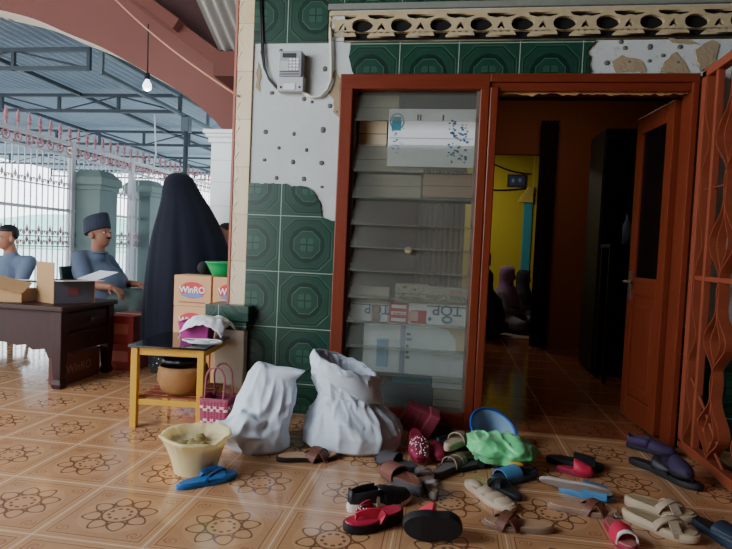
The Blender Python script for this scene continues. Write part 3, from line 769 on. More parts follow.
# dark curtain right of the opening, tall dark cabinet, small things on it
cz = MB(); rings = []; a0, a1 = at(534, 250, PY-.12), at(552, 250, PY-.12)
for z in (0.02, 2.5): rings.append([Vector((a0.x + (a1.x-a0.x)*k/40, PY-.13 + .03*sin(k*.8), z)) for k in range(41)])
cz.loft(rings, False); o = cz.build('curtain', mat('dark_brown_drape', (44, 26, 20), .95, 0, .2, 6), smooth=True, recalc=False); tag(o, 'dark brown drape beside the lit opening inside', 'curtain')
k0, k1 = at(598, 250, 5.2), at(640, 250, 5.2)
cab = thing('tall_cabinet', 'tall nearly black cabinet in the dark room behind the open door', 'cabinet', ((k0.x+k1.x)/2 + .1, 5.2, 0))
CD = mat('blackish_cabinet', (26, 20, 18), .5, 0, .2, 4); wv = (k1.x-k0.x)/2 + .1
MB().bx(-wv, wv, 0, .5, .02, 2.15).build('carcass', CD, cab, bevel=.01)
for s in (-1, 1):
    d_ = MB().bx(s*wv*.5 - wv*.46, s*wv*.5 + wv*.46, -.02, 0, .12, 2.08).build('door', CD, cab, bevel=.008)
    MB().tube([(s*.04, -.022, 1.0), (s*.04, -.045, 1.03), (s*.04, -.045, 1.15), (s*.04, -.022, 1.18)], .007, 6).build('handle', mat('dull_metal', (90, 84, 78), .4, .7), d_)
p = at(627, 228, 4.95); bt = thing('glass_bottle', 'small pale bottle glinting in front of the dark cabinet', 'bottle', (p.x, 4.95, p.z - .14))
MB().lathe([(.0, 0), (.035, 0), (.036, .16), (.014, .21), (.014, .25)], 14).build('body', mat('pale_bottle', (120, 140, 160), .2), bt, smooth=True); MB().lathe([(.016, .245), (.016, .275)], 12).build('cap', CARDD, bt)
tb = thing('side_table', 'dim small table inside holding the pale bottle', 'table', (p.x, 4.95, 0)); zt = p.z - .14
MB().bx(-.16, .16, -.14, .16, zt-.03, zt).build('table_top', CD, tb, bevel=.004)
for sx in (-1, 1):
    for sy in (-1, 1): MB().bx(sx*.14-.015, sx*.14+.015, sy*.12+.01-.015, sy*.12+.01+.015, .004, zt-.03).build('leg', CD, tb)
p = at(606, 236, PY-.02); sw = thing('wall_switch', 'small dark switch box on the brown inner wall', 'switch', (p.x, PY, p.z)); MB().bx(-.05, .05, -.03, 0, -.06, .06).build('plate', CARDG, sw, bevel=.006); MB().bx(-.02, .02, -.04, -.03, -.02, .02).build('rocker', PAPER, sw)
mt = MB(); q0, q1 = fl(484, 336, .01), fl(533, 328, .01)
# ================================================================ people
SKIN = mat('warm_brown_skin', (172, 120, 96), .6, 0, .08, 20); SKIND = mat('deeper_skin', (140, 94, 74), .6, 0, .08, 20)
HAIR = mat('black_hair', (22, 20, 22), .6, 0, .2, 60); EYEW = mat('eye_white', (220, 216, 210), .3); IRIS = mat('dark_iris', (24, 18, 16), .25)
def fuse(o, vox, it=4, fac=.5):
    r = o.modifiers.new('fuse', 'REMESH'); r.mode = 'VOXEL'; r.voxel_size = vox; r.use_smooth_shade = True
    s = o.modifiers.new('soft', 'SMOOTH'); s.factor = fac; s.iterations = it
    return o
def Rz(a, p=0): return Matrix.Rotation(a, 3, 'Z') @ Matrix.Rotation(p, 3, 'Y')
def head(b, c, yaw, pitch=0, s=1):
    R = Rz(yaw, pitch); c = Vector(c)
    L = lambda x, y, z: c + R @ Vector((x*s, y*s, z*s))
    b.ell(L(-.008, 0, .035), (.097*s, .076*s, .086*s), 16, 12, R)
    b.ell(L(.022, 0, -.03), (.072*s, .062*s, .088*s), 16, 12, R)
    b.ell(L(.036, 0, -.082), (.046*s, .042*s, .032*s), 12, 8, R)
    b.cone(L(.088, 0, .008), .010*s, L(.112, 0, -.030), .014*s, 8)
    b.ell(L(.076, 0, .022), (.02*s, .052*s, .012*s), 10, 6, R)
    b.ell(L(.086, 0, -.060), (.012*s, .026*s, .011*s), 10, 6, R)
    for y in (-1, 1): b.ell(L(-.006, y*.080, -.014), (.020*s, .012*s, .034*s), 10, 8, R)
    b.cone(L(-.015, 0, -.07), .054*s, L(-.03, 0, -.165), .058*s)
    return L, R
def eyes(L, R, s, par):
    e = MB(); i = MB()
    for y in (-1, 1): e.ell(L(.081, y*.031, .002), (.0105*s, .012*s, .0055*s), 10, 8, R); i.ell(L(.090, y*.031, .002), (.006*s, .007*s, .007*s), 8, 6, R)
    e.build('eye', EYEW, par, smooth=True); i.build('iris', IRIS, par, smooth=True)
def hand(b, w, d, n, s=1, curl=.5, thumb=1):
    """w wrist, d pointing direction, n back-of-hand normal; palm, four bent fingers of unequal length and a thumb from the side"""
    w = Vector(w); d = Vector(d).normalized(); n = Vector(n); n = (n - d*n.dot(d)).normalized(); l = d.cross(n)
    for k in (-1.2, -.4, .4, 1.2): b.cone(w, .020*s, w + d*.075*s + l*.020*s*k, .013*s, 8)
    for k, ln in ((-1.5, .062), (-.5, .078), (.5, .082), (1.5, .070)):
        p0 = w + d*.078*s + l*.0185*s*k; p1 = p0 + (d*cos(curl*.5) - n*sin(curl*.5))*ln*.5*s; p2 = p1 + (d*cos(curl*1.4) - n*sin(curl*1.4))*ln*.55*s
        b.cone(p0, .0095*s, p1, .0088*s, 8); b.cone(p1, .0088*s, p2, .0075*s, 8)
    p0 = w + d*.022*s + l*.026*s*thumb; p1 = p0 + (d*.6 + l*.75*thumb - n*.2).normalized()*.045*s; p2 = p1 + (d*.95 + l*.2*thumb - n*.3).normalized()*.032*s
    b.cone(p0, .013*s, p1, .0105*s, 8); b.cone(p1, .0105*s, p2, .009*s, 8)
SHIRT = mat('blue_grey_shirt', (84, 96, 116), .85, 0, .12, 14, .15, 90); PANTS = mat('dark_green_trousers', (62, 74, 72), .85, 0, .15, 12)
SHIRTB = mat('grey_blue_tee', (104, 118, 142), .85, 0, .12, 14); SHIRTW = mat('white_shirt', (214, 214, 216), .85, 0, .05, 14)
SANDALM = mat('dark_footwear', (34, 32, 34), .6)
def seated(name, label, root, J, yaw, pitch, s, skin, shirt, pants, hands=(1, 1), group=None):
    r = Vector(root); t = thing(name, label, 'person', r, 0, group)
    j = {k: Vector(v) - r for k, v in J.items()}
    b = MB(); L, R = head(b, j['head'], yaw, pitch, s)
    nb = L(-.03, 0, -.165)
    b.cone(nb, .06*s, j['chest'], .12*s); b.cone(j['chest'], .125*s, j['hip'], .13*s)
    for a in ('r', 'l'):
        b.cone(j['sh'+a], .05*s, j['el'+a], .038*s); b.cone(j['el'+a], .038*s, j['wr'+a], .026*s)
        b.cone(j['hip'], .1*s, j['kn'+a], .06*s); b.cone(j['kn'+a], .056*s, j['an'+a], .036*s)
        d = (j['wr'+a] - j['el'+a]).normalized()
        hand(b, j['wr'+a], d*.9 + Vector((0, 0, -.25)), (0, -.1, 1), s, .7, 1 if a == 'r' else -1)
        f_ = Vector((cos(yaw), sin(yaw), 0)); b.cone(j['an'+a] + Vector((0, 0, -.03*s)), .036*s, j['an'+a] + f_*.15*s + Vector((0, 0, -.055*s)), .026*s)
    body = fuse(b.build('body', skin, t, smooth=True), .0085, 3)
    eyes(L, R, s, t)
    c = MB(); c.cone(nb - Vector((0, 0, .012*s)), .070*s, j['chest'], .15*s); c.cone(j['chest'], .152*s, j['belly'], .155*s); c.cone(j['belly'], .155*s, j['hip'], .145*s)
    for a in ('r', 'l'):
        c.cone(j['chest'].lerp(j['sh'+a], .5) + Vector((0, 0, .04*s)), .085*s, j['sh'+a], .072*s); c.cone(j['sh'+a], .072*s, j['sh'+a].lerp(j['el'+a], .85), .058*s)
    fuse(c.build('shirt', shirt, t, smooth=True), .014, 3)
    p = MB()
    for a in ('r', 'l'): p.cone(j['hip'], .125*s, j['kn'+a], .082*s); p.cone(j['kn'+a], .08*s, j['an'+a] + Vector((0, 0, .03)), .062*s)
    fuse(p.build('trousers', pants, t, smooth=True), .014, 3)
    for a in ('r', 'l'):
        q = j['an'+a]; f_ = Vector((cos(yaw), sin(yaw), 0)); bb = MB().loft([[q + f_*x*s + Vector((-f_.y, f_.x, 0))*w*s*k + Vector((0, 0, z)) for k, z in ((-1, -.10), (1, -.10), (1, -.082), (-1, -.082))] for x, w in ((-.06, .03), (0, .04), (.1, .045), (.19, .035), (.21, .02))])
        bb.build('sandal', SANDALM, t, bevel=.004)
    return t, L, R
def hairs(L, R, s, t, front=.05):
    h = MB(); h.ell(L(-.018, 0, .048), (.1*s, .083*s, .088*s), 16, 12, R)
    o = h.build('hair', HAIR, t, smooth=True); 
    bm = bmesh.new(); bm.from_mesh(o.data)
    Ri = R.transposed(); c = L(0, 0, 0)
    kill = [v for v in bm.verts if (Ri @ (v.co - c)).z < (.0 if (Ri @ (v.co - c)).x < .01 else .055)*s - (.04*s if (Ri @ (v.co - c)).x < -.04*s else 0)]
    bmesh.ops.delete(bm, geom=kill, context='VERTS'); bm.to_mesh(o.data); bm.free()
    m = o.modifiers.new('thick', 'SOLIDIFY'); m.thickness = .012
Jm = dict(head=at(99, 234, 4.95), chest=at(91, 270, 5.02), belly=at(107, 285, 4.98), hip=at(105, 301, 5.05),
          shr=at(80, 259, 4.86), shl=at(107, 262, 5.2), elr=at(87, 284, 4.74), ell=at(124, 284, 5.2), wrr=at(111, 287, 4.68), wrl=at(139, 284, 5.1),
          knr=at(141, 300, 4.82), knl=at(150, 298, 5.16), anr=at(137, 341, 4.86), anl=at(148, 338, 5.2))
hp = Jm['hip']
man, L, R = seated('person', 'seated man in a dark rimless cap and blue grey shirt facing right', (hp.x, hp.y, 0), Jm, -.12, -.16, 1.14, SKIND, SHIRT, PANTS)
c = MB(); rings = []
for z, rx, ry in ((.020, .112, .092), (.045, .116, .095), (.135, .110, .086), (.15, .104, .08)):
    rings.append([L(-.012 + rx*cos(2*pi*k/24), ry*sin(2*pi*k/24), z + .020*cos(2*pi*k/24) ) for k in range(24)])
c.loft(rings); c.build('cap', mat('dark_velvet_cap', (34, 40, 56), .8, 0, .1, 20), man, smooth=False, bevel=.004)
c = MB(); c.ell(L(.095, 0, -.046), (.016, .036, .010), 12, 6, R); c.build('moustache', HAIR, man, smooth=True)
c = MB(); rr = []
for k in range(13): a = -2.0 + 4.0*k/12; rr.append(L(-.022 + .064*cos(a), .066*sin(a), -.150 - .012*cos(a)))
c.tube(rr, .012, 8); c.build('collar', SHIRT, man, smooth=True)
# plain chair under the man
chair = thing('plastic_chair', 'dark green chair under the seated man in the cap', 'chair', (hp.x - .02, hp.y, 0))
GC = mat('dark_green_plastic', (44, 66, 62), .5)
MB().bx(-.22, .24, -.25, .25, .25, .285).build('seat', GC, chair, bevel=.01)
MB().box((-.27, 0, .53), (.03, .46, .40), Matrix.Rotation(-.15, 3, 'Y')).build('backrest', GC, chair, bevel=.01)
for sx in (-1, 1):
    for sy in (-1, 1): MB().tube([(sx*.2, sy*.21, .28), (sx*.23, sy*.23, 0)], [.022, .018], 8).build('leg', GC, chair, smooth=True)
# boy at the left edge
hb_ = at(7, 238, 4.75)
def off(c, *d): return Vector(c) + Vector(d)
Jb = dict(head=hb_, chest=off(hb_, -.02, .05, -.33), belly=off(hb_, -.02, .04, -.47), hip=off(hb_, -.02, .06, -.60),
          shr=off(hb_, -.19, .0, -.23), shl=off(hb_, .17, .08, -.22), elr=off(hb_, -.24, -.12, -.45), ell=off(hb_, .2, -.08, -.44), wrr=off(hb_, -.12, -.3, -.5), wrl=off(hb_, .06, -.28, -.49),
          knr=off(hb_, -.15, -.36, -.60), knl=off(hb_, .1, -.36, -.60), anr=off(hb_, -.15, -.36, -.93), anl=off(hb_, .1, -.36, -.93))
for k in ('anr', 'anl'): Jb[k].z = .10
boy, L, R = seated('person', 'young person in a grey blue top at the left edge behind the dark desk', (Jb['hip'].x, Jb['hip'].y, 0), Jb, -1.95, .08, .94, SKIN, SHIRTB, PANTS)
hairs(L, R, .94, boy)
st = thing('stool', 'low dark stool under the young person at the left edge', 'stool', (Jb['hip'].x, Jb['hip'].y + .02, 0)); zt = Jb['hip'].z - .13
MB().lathe([(.17, zt-.04), (.18, zt-.02), (.17, zt)], 20).build('seat', GC, st)
for k in range(4): a = pi/4 + pi/2*k; MB().tube([(.12*cos(a), .12*sin(a), zt-.03), (.16*cos(a), .16*sin(a), 0)], .016, 8).build('leg', GC, st, smooth=True)
# person half hidden behind the column
hk = at(225.5, 238, 4.42)
Jk = dict(head=hk, chest=off(hk, .02, .05, -.33), belly=off(hk, .02, .04, -.47), hip=off(hk, .02, .06, -.58),
          shr=off(hk, -.17, .04, -.22), shl=off(hk, .19, .02, -.22), elr=off(hk, -.2, .05, -.46), ell=off(hk, .2, .0, -.45), wrr=off(hk, -.3, .1, -.5), wrl=off(hk, -.05, -.08, -.5),
          knr=off(hk, -.33, .14, -.58), knl=off(hk, -.3, .03, -.58), anr=off(hk, -.33, .14, -.9), anl=off(hk, -.3, .03, -.9))
for k in ('anr', 'anl'): Jk[k].z = .10
kid, L, R = seated('person', 'dark haired person in white, half hidden between the standing person and the column', (Jk['hip'].x, Jk['hip'].y, 0), Jk, -1.95, .05, .96, SKIN, SHIRTW, PANTS)
hairs(L, R, .92, kid)
st2 = copy_tree(st); st2.location = (Jk['hip'].x, Jk['hip'].y + .02, 0); st2['label'] = 'low dark stool hidden behind the stacked detergent cartons'
st2.scale = (1, 1, (Jk['hip'].z - .13)/zt)
# woman standing in a long black veil
WY = 4.08
sil = [(173.6, 176, 183), (175, 172, 188), (178, 169, 191), (183, 166.5, 193.5), (190, 165.5, 197), (198, 164.5, 202), (207, 163, 208), (216, 161, 212.5), (226, 158.5, 217.5), (238, 156, 222), (252, 153.5, 227), (268, 151, 228.5), (285, 149, 229), (302, 147.5, 229), (322, 146, 229), (345, 145, 229.5)]
ct = at(187, 300, WY); wom = thing('person', 'person standing with back turned, in a long plain black veil and dotted black skirt', 'person', (ct.x, WY, 0))
VEIL = mat('black_veil_cloth', (20, 23, 36), .9, 0, .25, 6, .2, 120, .2, 0, 0, .04)
rings = []; cen = []
for i, (y, xl, xr) in enumerate(sil):
    p, q = at(xl, y, WY), at(xr, y, WY); cx = (p.x+q.x)/2 - ct.x; hw = (q.x-p.x)/2; z = (p.z+q.z)/2; dp = min(.27, hw*(1.1 if i < 5 else .95)); ring = []
    fold = max(0, (i-4)/11)
    for k in range(72):
        a = 2*pi*k/72; n = noise.noise(Vector((cos(a)*2.3, sin(a)*2.3, z*.7)))
        f_ = 1 + fold*(.045*sin(a*11 + 2.2*n + z*.8) + .03*sin(a*19 + 3*n)) + .03*n
        ring.append(Vector((cx + hw*cos(a)*f_, dp*sin(a)*f_, z)))
    rings.append(ring); cen.append((cx, z))
vb = MB().loft(rings, True, True, False); vo = vb.build('veil', VEIL, wom, smooth=True, sub=1, recalc=False)
m = vo.modifiers.new('thick', 'SOLIDIFY'); m.thickness = .006; m.offset = -1
hx_, hz_ = cen[4][0]*.6 + cen[1][0]*.4, cen[3][1] - .03
b = MB(); L, R = head(b, (hx_, .0, hz_), pi/2 + .2, .05, .86); nb = L(-.03, 0, -.165); cx = cen[10][0]
b.cone(nb, .05, (cx, 0, 1.02), .12); b.cone((cx, 0, 1.02), .12, (cx, 0, .78), .13)
for s in (-1, 1):
    b.cone((cx + s*.15, 0, 1.16), .045, (cx + s*.19, .04, .92), .036); b.cone((cx + s*.19, .04, .92), .034, (cx + s*.08, .16, .86), .025)
    hand(b, (cx + s*.08, .16, .86), (-s, .4, 0), (0, .6, 1), .85, .6, s)
    b.cone((cx + s*.07, 0, .78), .085, (-.14 + s*.07, 0, .42), .055); b.cone((-.14 + s*.07, 0, .42), .052, (-.14 + s*.07, -.0, .09), .032)
    b.cone((-.14 + s*.07, -.0, .055), .032, (-.14 + s*.08, .13, .035), .024)
fuse(b.build('body', SKIN, wom, smooth=True), .011, 3); eyes(L, R, .86, wom)
m, nt, bs = newmat('dotted_black_cloth'); x, y, z, v = coords(nt)
vo_ = nt.nodes.new('ShaderNodeTexVoronoi'); vo_.inputs['Scale'].default_value = 46; nt.links.new(v, vo_.inputs['Vector'])
nt.links.new(mixc(nt, E(vo_.outputs['Distance']).lt(.22), lin(26, 26, 32), lin(225, 225, 230)), bs.inputs['Base Color']); bs.inputs['Roughness'].default_value = .85
rings = []
for z, r_ in ((.05, .155), (.2, .15), (.38, .15), (.6, .17)):
    rings.append([Vector((-.13 + r_*cos(2*pi*k/48)*(1 + .05*sin(9*2*pi*k/48)), r_*.8*sin(2*pi*k/48)*(1 + .05*sin(9*2*pi*k/48)), z)) for k in range(48)])
MB().loft(rings, True, False, False).build('skirt', m, wom, smooth=True, recalc=False)
for s in (-1, 1):
    MB().loft([[Vector((-.14 + s*.075 + w*k, y_, z)) for k, z in ((-1, 0), (1, 0), (1, h), (-1, h))] for y_, w, h in ((-.07, .03, .05), (.0, .042, .06), (.1, .045, .05), (.19, .03, .03))]).build('shoe', SANDALM, wom, bevel=.008)
# three people sitting on the floor of the lit back room
def floor_sitter(label, px, py, Y, veil, dress, yaw, s=1, wide=1):
    hc = at(px, py, Y); g = .012; t = thing('person', label, 'person', (hc.x, Y, g), yaw, 'people sitting on the floor of the back room'); hz = hc.z - g
    b = MB(); L, R = head(b, (0.02, 0, hz), 0, .12, s*.92); nb = L(-.03, 0, -.165)
    b.cone(nb, .055, (-.02, 0, hz-.36), .12); b.cone((-.02, 0, hz-.36), .12, (-.04, 0, .13), .13)
    for k in (-1, 1):
        b.cone((-.02, k*.15, hz-.25), .045, (.06, k*.21, hz-.45), .036); b.cone((.06, k*.21, hz-.45), .034, (.2, k*.07, .25), .025); hand(b, (.2, k*.07, .25), (.6, -k*.5, -.3), (.2, 0, 1), .9, .6, k)
        b.cone((-.02, k*.09, .12), .1, (.26, k*.26, .10), .06); b.cone((.26, k*.26, .10), .055, (.28, -k*.06, .07), .04); b.cone((.28, -k*.06, .06), .036, (.32, -k*.15, .04), .028)
    fuse(b.build('body', SKIND, t, smooth=True), .012, 3); eyes(L, R, s*.92, t)
    d = MB(); d.cone((-.02, 0, hz-.28), .15, (-.04, 0, .16), .19)
    for k in (-1, 1): d.cone((-.02, k*.14, hz-.26), .075, (.06, k*.22, hz-.46), .06); d.cone((.06, k*.22, hz-.46), .058, (.17, k*.09, .27), .045); d.cone((-.02, k*.1, .14), .13, (.27, k*.27, .11), .085); d.cone((.27, k*.27, .11), .08, (.26, -k*.02, .09), .07)
    fuse(d.build('dress', dress, t, smooth=True), .02, 4)
    v = MB(); rings = []
    for z, rx, ry, ox in ((.125, .02, .02, -.02), (.115, .07, .06, -.015), (.07, .108, .095, -.012), (.0, .115, .102, -.012), (-.07, .108, .1, -.015), (-.13, .1, .11, -.02), (-.2, .13, .17, -.02), (-.3, .17, .215, -.02), (-.4, .185, .225, -.01)):
        rings.append([Vector((.02 + ox + rx*cos(2*pi*k/32), ry*sin(2*pi*k/32), hz + z)) for k in range(32)])
    v.loft(rings, True, True, False); o = v.build('headscarf', veil, t, smooth=True, recalc=False)
    bm = bmesh.new(); bm.from_mesh(o.data); bmesh.ops.delete(bm, geom=[q for q in bm.verts if q.co.x > .085 and abs(q.co.y) < .062 and -.10 < q.co.z - hz < .065], context='VERTS'); bm.to_mesh(o.data); bm.free()
    return t
floor_sitter('person in a purple headscarf and grey dress sitting on the floor, side on', 507, 275, 7.8, mat('purple_scarf', (120, 92, 130), .85), mat('grey_dress', (104, 100, 110), .85), -.35)
floor_sitter('person in a black headscarf sitting behind the one in purple', 523, 278, 8.75, mat('black_scarf', (26, 26, 32), .85), mat('black_dress', (24, 24, 28), .85), -.3)
floor_sitter('dark clothed person sitting on the floor, cut off by the door frame', 485, 279, 7.0, mat('black_scarf', (26, 26, 32), .85), mat('navy_dress', (40, 44, 60), .85), 1.6)
a0, a1 = fl(478, 330, .01), fl(530, 330, .01)
tag(MB().bx(a0.x-.2, a1.x+.1, 7.1, 9.2, .002, .012).build('floor_mat', mat('dim_woven_mat', (120, 108, 96), .9, 0, .25, 10)), 'pale woven mat under the people sitting in the back room', 'mat')
# ================================================================ desk, boxes on it
DWOOD = wood_mat('dark_desk_wood', (36, 18, 18), (66, 34, 30), .5, 'x'); DWOODZ = wood_mat('dark_desk_wood_upright', (34, 17, 17), (62, 32, 28), .5, 'z')
dx1, dy0 = -2.50, 3.36; dy1 = 3.95; dx0 = -3.75; DZ = .55
desk = thing('low_desk', 'low dark wooden desk with drawers and carved legs at left', 'desk', ((dx0+dx1)/2, (dy0+dy1)/2, 0)); hw, hd_ = (dx1-dx0)/2, (dy1-dy0)/2
MB().bx(-hw-.02, hw+.02, -hd_-.02, hd_+.02, DZ-.035, DZ).build('desk_top', DWOOD, desk, bevel=.008)
ap = [(-hw+.06, .48), (hw-.06, .48), (hw-.06, .30), (hw-.16, .26), (hw-.24, .285), (hw-.34, .27), (hw-.45, .29), (0, .25)] + [(-x, z) for x, z in ((hw-.45, .29), (hw-.34, .27), (hw-.24, .285), (hw-.16, .26), (hw-.06, .30))]
MB().prism([(-hw+.03, DZ-.035), (hw-.03, DZ-.035)] + ap[2:], lambda p, k: (p[0], -hd_+.02 + .025*k, p[1])).build('carved_apron', DWOODZ, desk)
MB().bx(hw-.045, hw-.02, -hd_+.05, hd_-.05, .225, DZ-.035).build('side_panel', DWOOD, desk, bevel=.004)
MB().bx(-hw+.05, hw-.05, -hd_+.05, hd_-.04, .32, DZ-.035).build('drawer_case', DWOOD, desk)
for z0, z1 in ((.24, .36), (.375, .495)):
    o = MB().bx(hw-.022, hw-.006, -hd_+.08, hd_-.08, z0, z1).build('drawer', DWOODZ, desk, bevel=.004)
    MB().lathe([(.012, 0), (.012, .012), (.018, .02), (.004, .028)], 10).build('knob', DWOODZ, o, (hw-.006, 0, (z0+z1)/2), (0, pi/2, 0))
for sx in (-1, 1):
    for sy in (-1, 1):
        lg = MB(); prof = [(.03, 0), (.036, .03), (.026, .06), (.03, .1), (.034, .2), (.036, .28), (.036, DZ-.035)]
        lg.loft([[Vector((sx*(hw-.035) + r*a, sy*(hd_-.035) + r*c, z)) for a, c in ((-1, -1), (1, -1), (1, 1), (-1, 1))] for r, z in prof]); lg.build('leg', DWOODZ, desk, bevel=.004)
# scroll brackets by the right front leg
MB().prism([(hw-.06, .36), (hw-.06, .22), (hw-.10, .2), (hw-.13, .26), (hw-.22, .25), (hw-.3, .30), (hw-.26, .34)], lambda p, k: (p[0], -hd_+.015 + .03*k, p[1])).build('scroll_bracket', DWOODZ, desk)
# open cardboard box on the desk: corner toward the viewer
bc = fl(54, 304, DZ); ba = .9
bxr = thing('open_carton', 'open cardboard box on the desk, one flap standing up and white flaps folded out', 'box', (bc.x, bc.y, DZ), 0)
uL = Vector((at(25, 303, bc.y+.1) - Vector((bc.x, 0, DZ))).to_tuple()); vL = Vector((-.20, .085, 0)); vR = Vector((.165, .20, 0)); H = .155; th = .004
def wall_(p, d, z0, z1): 
    n = Vector((-d.y, d.x, 0)).normalized()*th
    return MB().loft([[p + Vector((0, 0, z0)), p + n + Vector((0, 0, z0)), p + n + Vector((0, 0, z1)), p + Vector((0, 0, z1))], [p + d + Vector((0, 0, z0)), p + d + n + Vector((0, 0, z0)), p + d + n + Vector((0, 0, z1)), p + d + Vector((0, 0, z1))]])
O = Vector((0, 0, 0))
wall_(O, vL, 0.001, H).build('left_side', CARD, bxr); wall_(O, vR, 0.001, H).build('right_side', mat('shadowed_blue_grey_card', (74, 74, 84), .85), bxr)  # the right side's shade is put into its card colour
wall_(vL, vR, 0.001, H).build('back_side', CARD, bxr); wall_(vR, vL, 0.001, H).build('back_side', CARD, bxr)
MB().loft([[O + Vector((0, 0, .001)), vR + Vector((0, 0, .001)), vL + vR + Vector((0, 0, .001)), vL + Vector((0, 0, .001))], [O + Vector((0, 0, .005)), vR + Vector((0, 0, .005)), vL + vR + Vector((0, 0, .005)), vL + Vector((0, 0, .005))]]).build('bottom', CARD, bxr)
wall_(O, vL, H, H + .125).build('standing_flap', CARD, bxr)
def flap(p, d, o, z, dz, m, nm):
    up = Vector((0, 0, .004)); q = Vector((0, 0, z)); MB().loft([[p+q, p+q+up, p+d+q+up, p+d+q], [p+o+q+Vector((0, 0, dz)), p+o+q+up+Vector((0, 0, dz)), p+d+o+q+up+Vector((0, 0, dz)), p+d+o+q+Vector((0, 0, dz))]]).build(nm, m, bxr)
flap(O, vR, Vector((.13, -.09, 0)), H, .01, PAPER, 'folded_flap'); flap(vR, vL, Vector((.10, .12, 0)), H, .06, PAPER, 'folded_flap')
MB().bx(.0, .07, -.002, 0, .05, .11).build('printed_patch', mat('dull_red_print', (104, 56, 60), .8), bxr, (.055, .066, 0), (0, 0, atan2(vR.y, vR.x)))
b2 = fl(10, 302, DZ); bo = thing('open_carton', 'brown carton with tilted flap at the far left of the desk', 'box', (b2.x - .05, b2.y + .06, DZ), .2)
MB().bx(-.13, .13, -.1, .1, .001, .09).build('carton_body', CARD, bo, bevel=.003)
MB().box((.05, -.09, .125), (.22, .13, .004), Matrix.Rotation(.45, 3, 'X') @ Matrix.Rotation(.25, 3, 'Y')).build('tilted_flap', CARD, bo); MB().box((.10, .08, .135), (.2, .12, .004), Matrix.Rotation(-.2, 3, 'X')).build('white_flap', PAPER, bo)
# cartons under and behind the desk
uc = thing('shaded_carton', 'carton coloured dark for its shade, standing on the floor under the right end of the desk', 'box', (dx1 - .285, 3.66, 0)); 
MB().bx(.12, .235, -.20, .20, .001, .205).build('carton_body', mat('shade_brown_carton', (92, 52, 46), .8), uc, bevel=.003)  # brown darkened for the shade under the desk, its print too
text('lettering', 'WinRO', .085, mat('shade_faint_print', (150, 110, 104), .8), uc, (.2355, -.04, .10), (pi/2, 0, pi/2))
rb_ = fl(111, 376); RC = mat('red_printed_carton', (150, 50, 46), .7, 0, .12, 10)
for k, (z, lb) in enumerate(((0, 'red carton at the bottom of the stack behind the desk'), (.212, 'red carton on top of the stack behind the desk'))):
    t = thing('red_carton', lb, 'box', (rb_.x - .05, rb_.y + .33, z), .0, 'red cartons behind the desk')
    MB().bx(-.13, .11, -.15, .15, .001, .21).build('carton_body', RC, t, bevel=.003); MB().bx(-.13, .11, -.02, .02, .2102, .2112).build('tape', CARDL, t)
    MB().bx(-.09, .07, -.1515, -.15, .07, .15).build('pale_panel', mat('pale_red_print', (190, 110, 100), .7), t)
# ================================================================ low table and what is on it
TY = mat('yellow_frame_paint', (206, 156, 52), .45, 0, .14, 16); TZ = .45
t0 = fl(131, 344.5, TZ); t1 = fl(203, 349, TZ); TW = (t1 - t0).length; tr_ = atan2(t1.y - t0.y, t1.x - t0.x) + .045; TD = .47
tab = thing('low_table', 'low yellow framed table with a glossy black top and slatted shelf', 'table', (t0.x, t0.y, 0), tr_)
MB().bx(-.012, TW+.012, -.012, TD+.012, TZ-.012, TZ).build('table_top', mat('glossy_black_top', (14, 16, 22), .08, 0, .1, 4, 0, 60, .6), tab, bevel=.002)
for x in (.018, TW-.018):
    for y in (.018, TD-.018): MB().bx(x-.018, x+.018, y-.018, y+.018, 0, TZ-.012).build('leg', TY, tab, bevel=.003)
for z0, z1 in ((TZ-.055, TZ-.013), (.125, .155)):
    for y in (.012, TD-.030): MB().bx(.036, TW-.036, y, y+.018, z0, z1).build('rail', TY, tab, bevel=.002)
    for x in (.010, TW-.028): MB().bx(x, x+.018, .036, TD-.036, z0, z1).build('rail', TY, tab, bevel=.002)
for k in range(6): MB().bx(.02, TW-.02, .05 + k*.068, .05 + k*.068 + .035, .155, .163).build('shelf_slat', mat('red_brown_slat', (128, 60, 40), .6), tab, bevel=.002)
def onTab(u, v, z): c, s = cos(tr_), sin(tr_); return Vector((t0.x + u*c - v*s, t0.y + u*s + v*c, z))
p = fl(176, 402, .17); p = onTab(.23, .16, .164)
bk = thing('brown_basket', 'rounded brown paper lined basket on the shelf of the yellow table', 'basket', p)
MB().lathe([(.0, 0), (.085, .0), (.12, .03), (.138, .08), (.135, .13), (.128, .16), (.118, .155), (.12, .09), (.0, .05)], 36, (0, 0, 0), 0, False, False, lambda a, z, i: 1 + .03*noise.noise(Vector((cos(a)*3, sin(a)*3, z*14)))).build('basket_body', mat('brown_paper_basket', (150, 106, 62), .75, 0, .2, 12, .3, 30), bk, smooth=True)
q = p + Vector((-.02, -.01, .168)); bg = thing('black_bag', 'crumpled black bag lying on top of the brown basket', 'bag', q)
b = MB(); b.ell((0, 0, .015), (.115, .08, .04), 24, 14); b.v = [v*(1 + .16*noise.noise(v*22)) for v in b.v]; b.build('bag_body', mat('black_plastic', (22, 22, 26), .3, 0, .2, 20), bg, smooth=True)
MB().tube([(.03, -.05, .05), (.08, -.06, .075), (.14, -.04, .06), (.13, .0, .03)], .008, 6).build('strap', mat('black_plastic', (22, 22, 26), .3), bg, smooth=True)
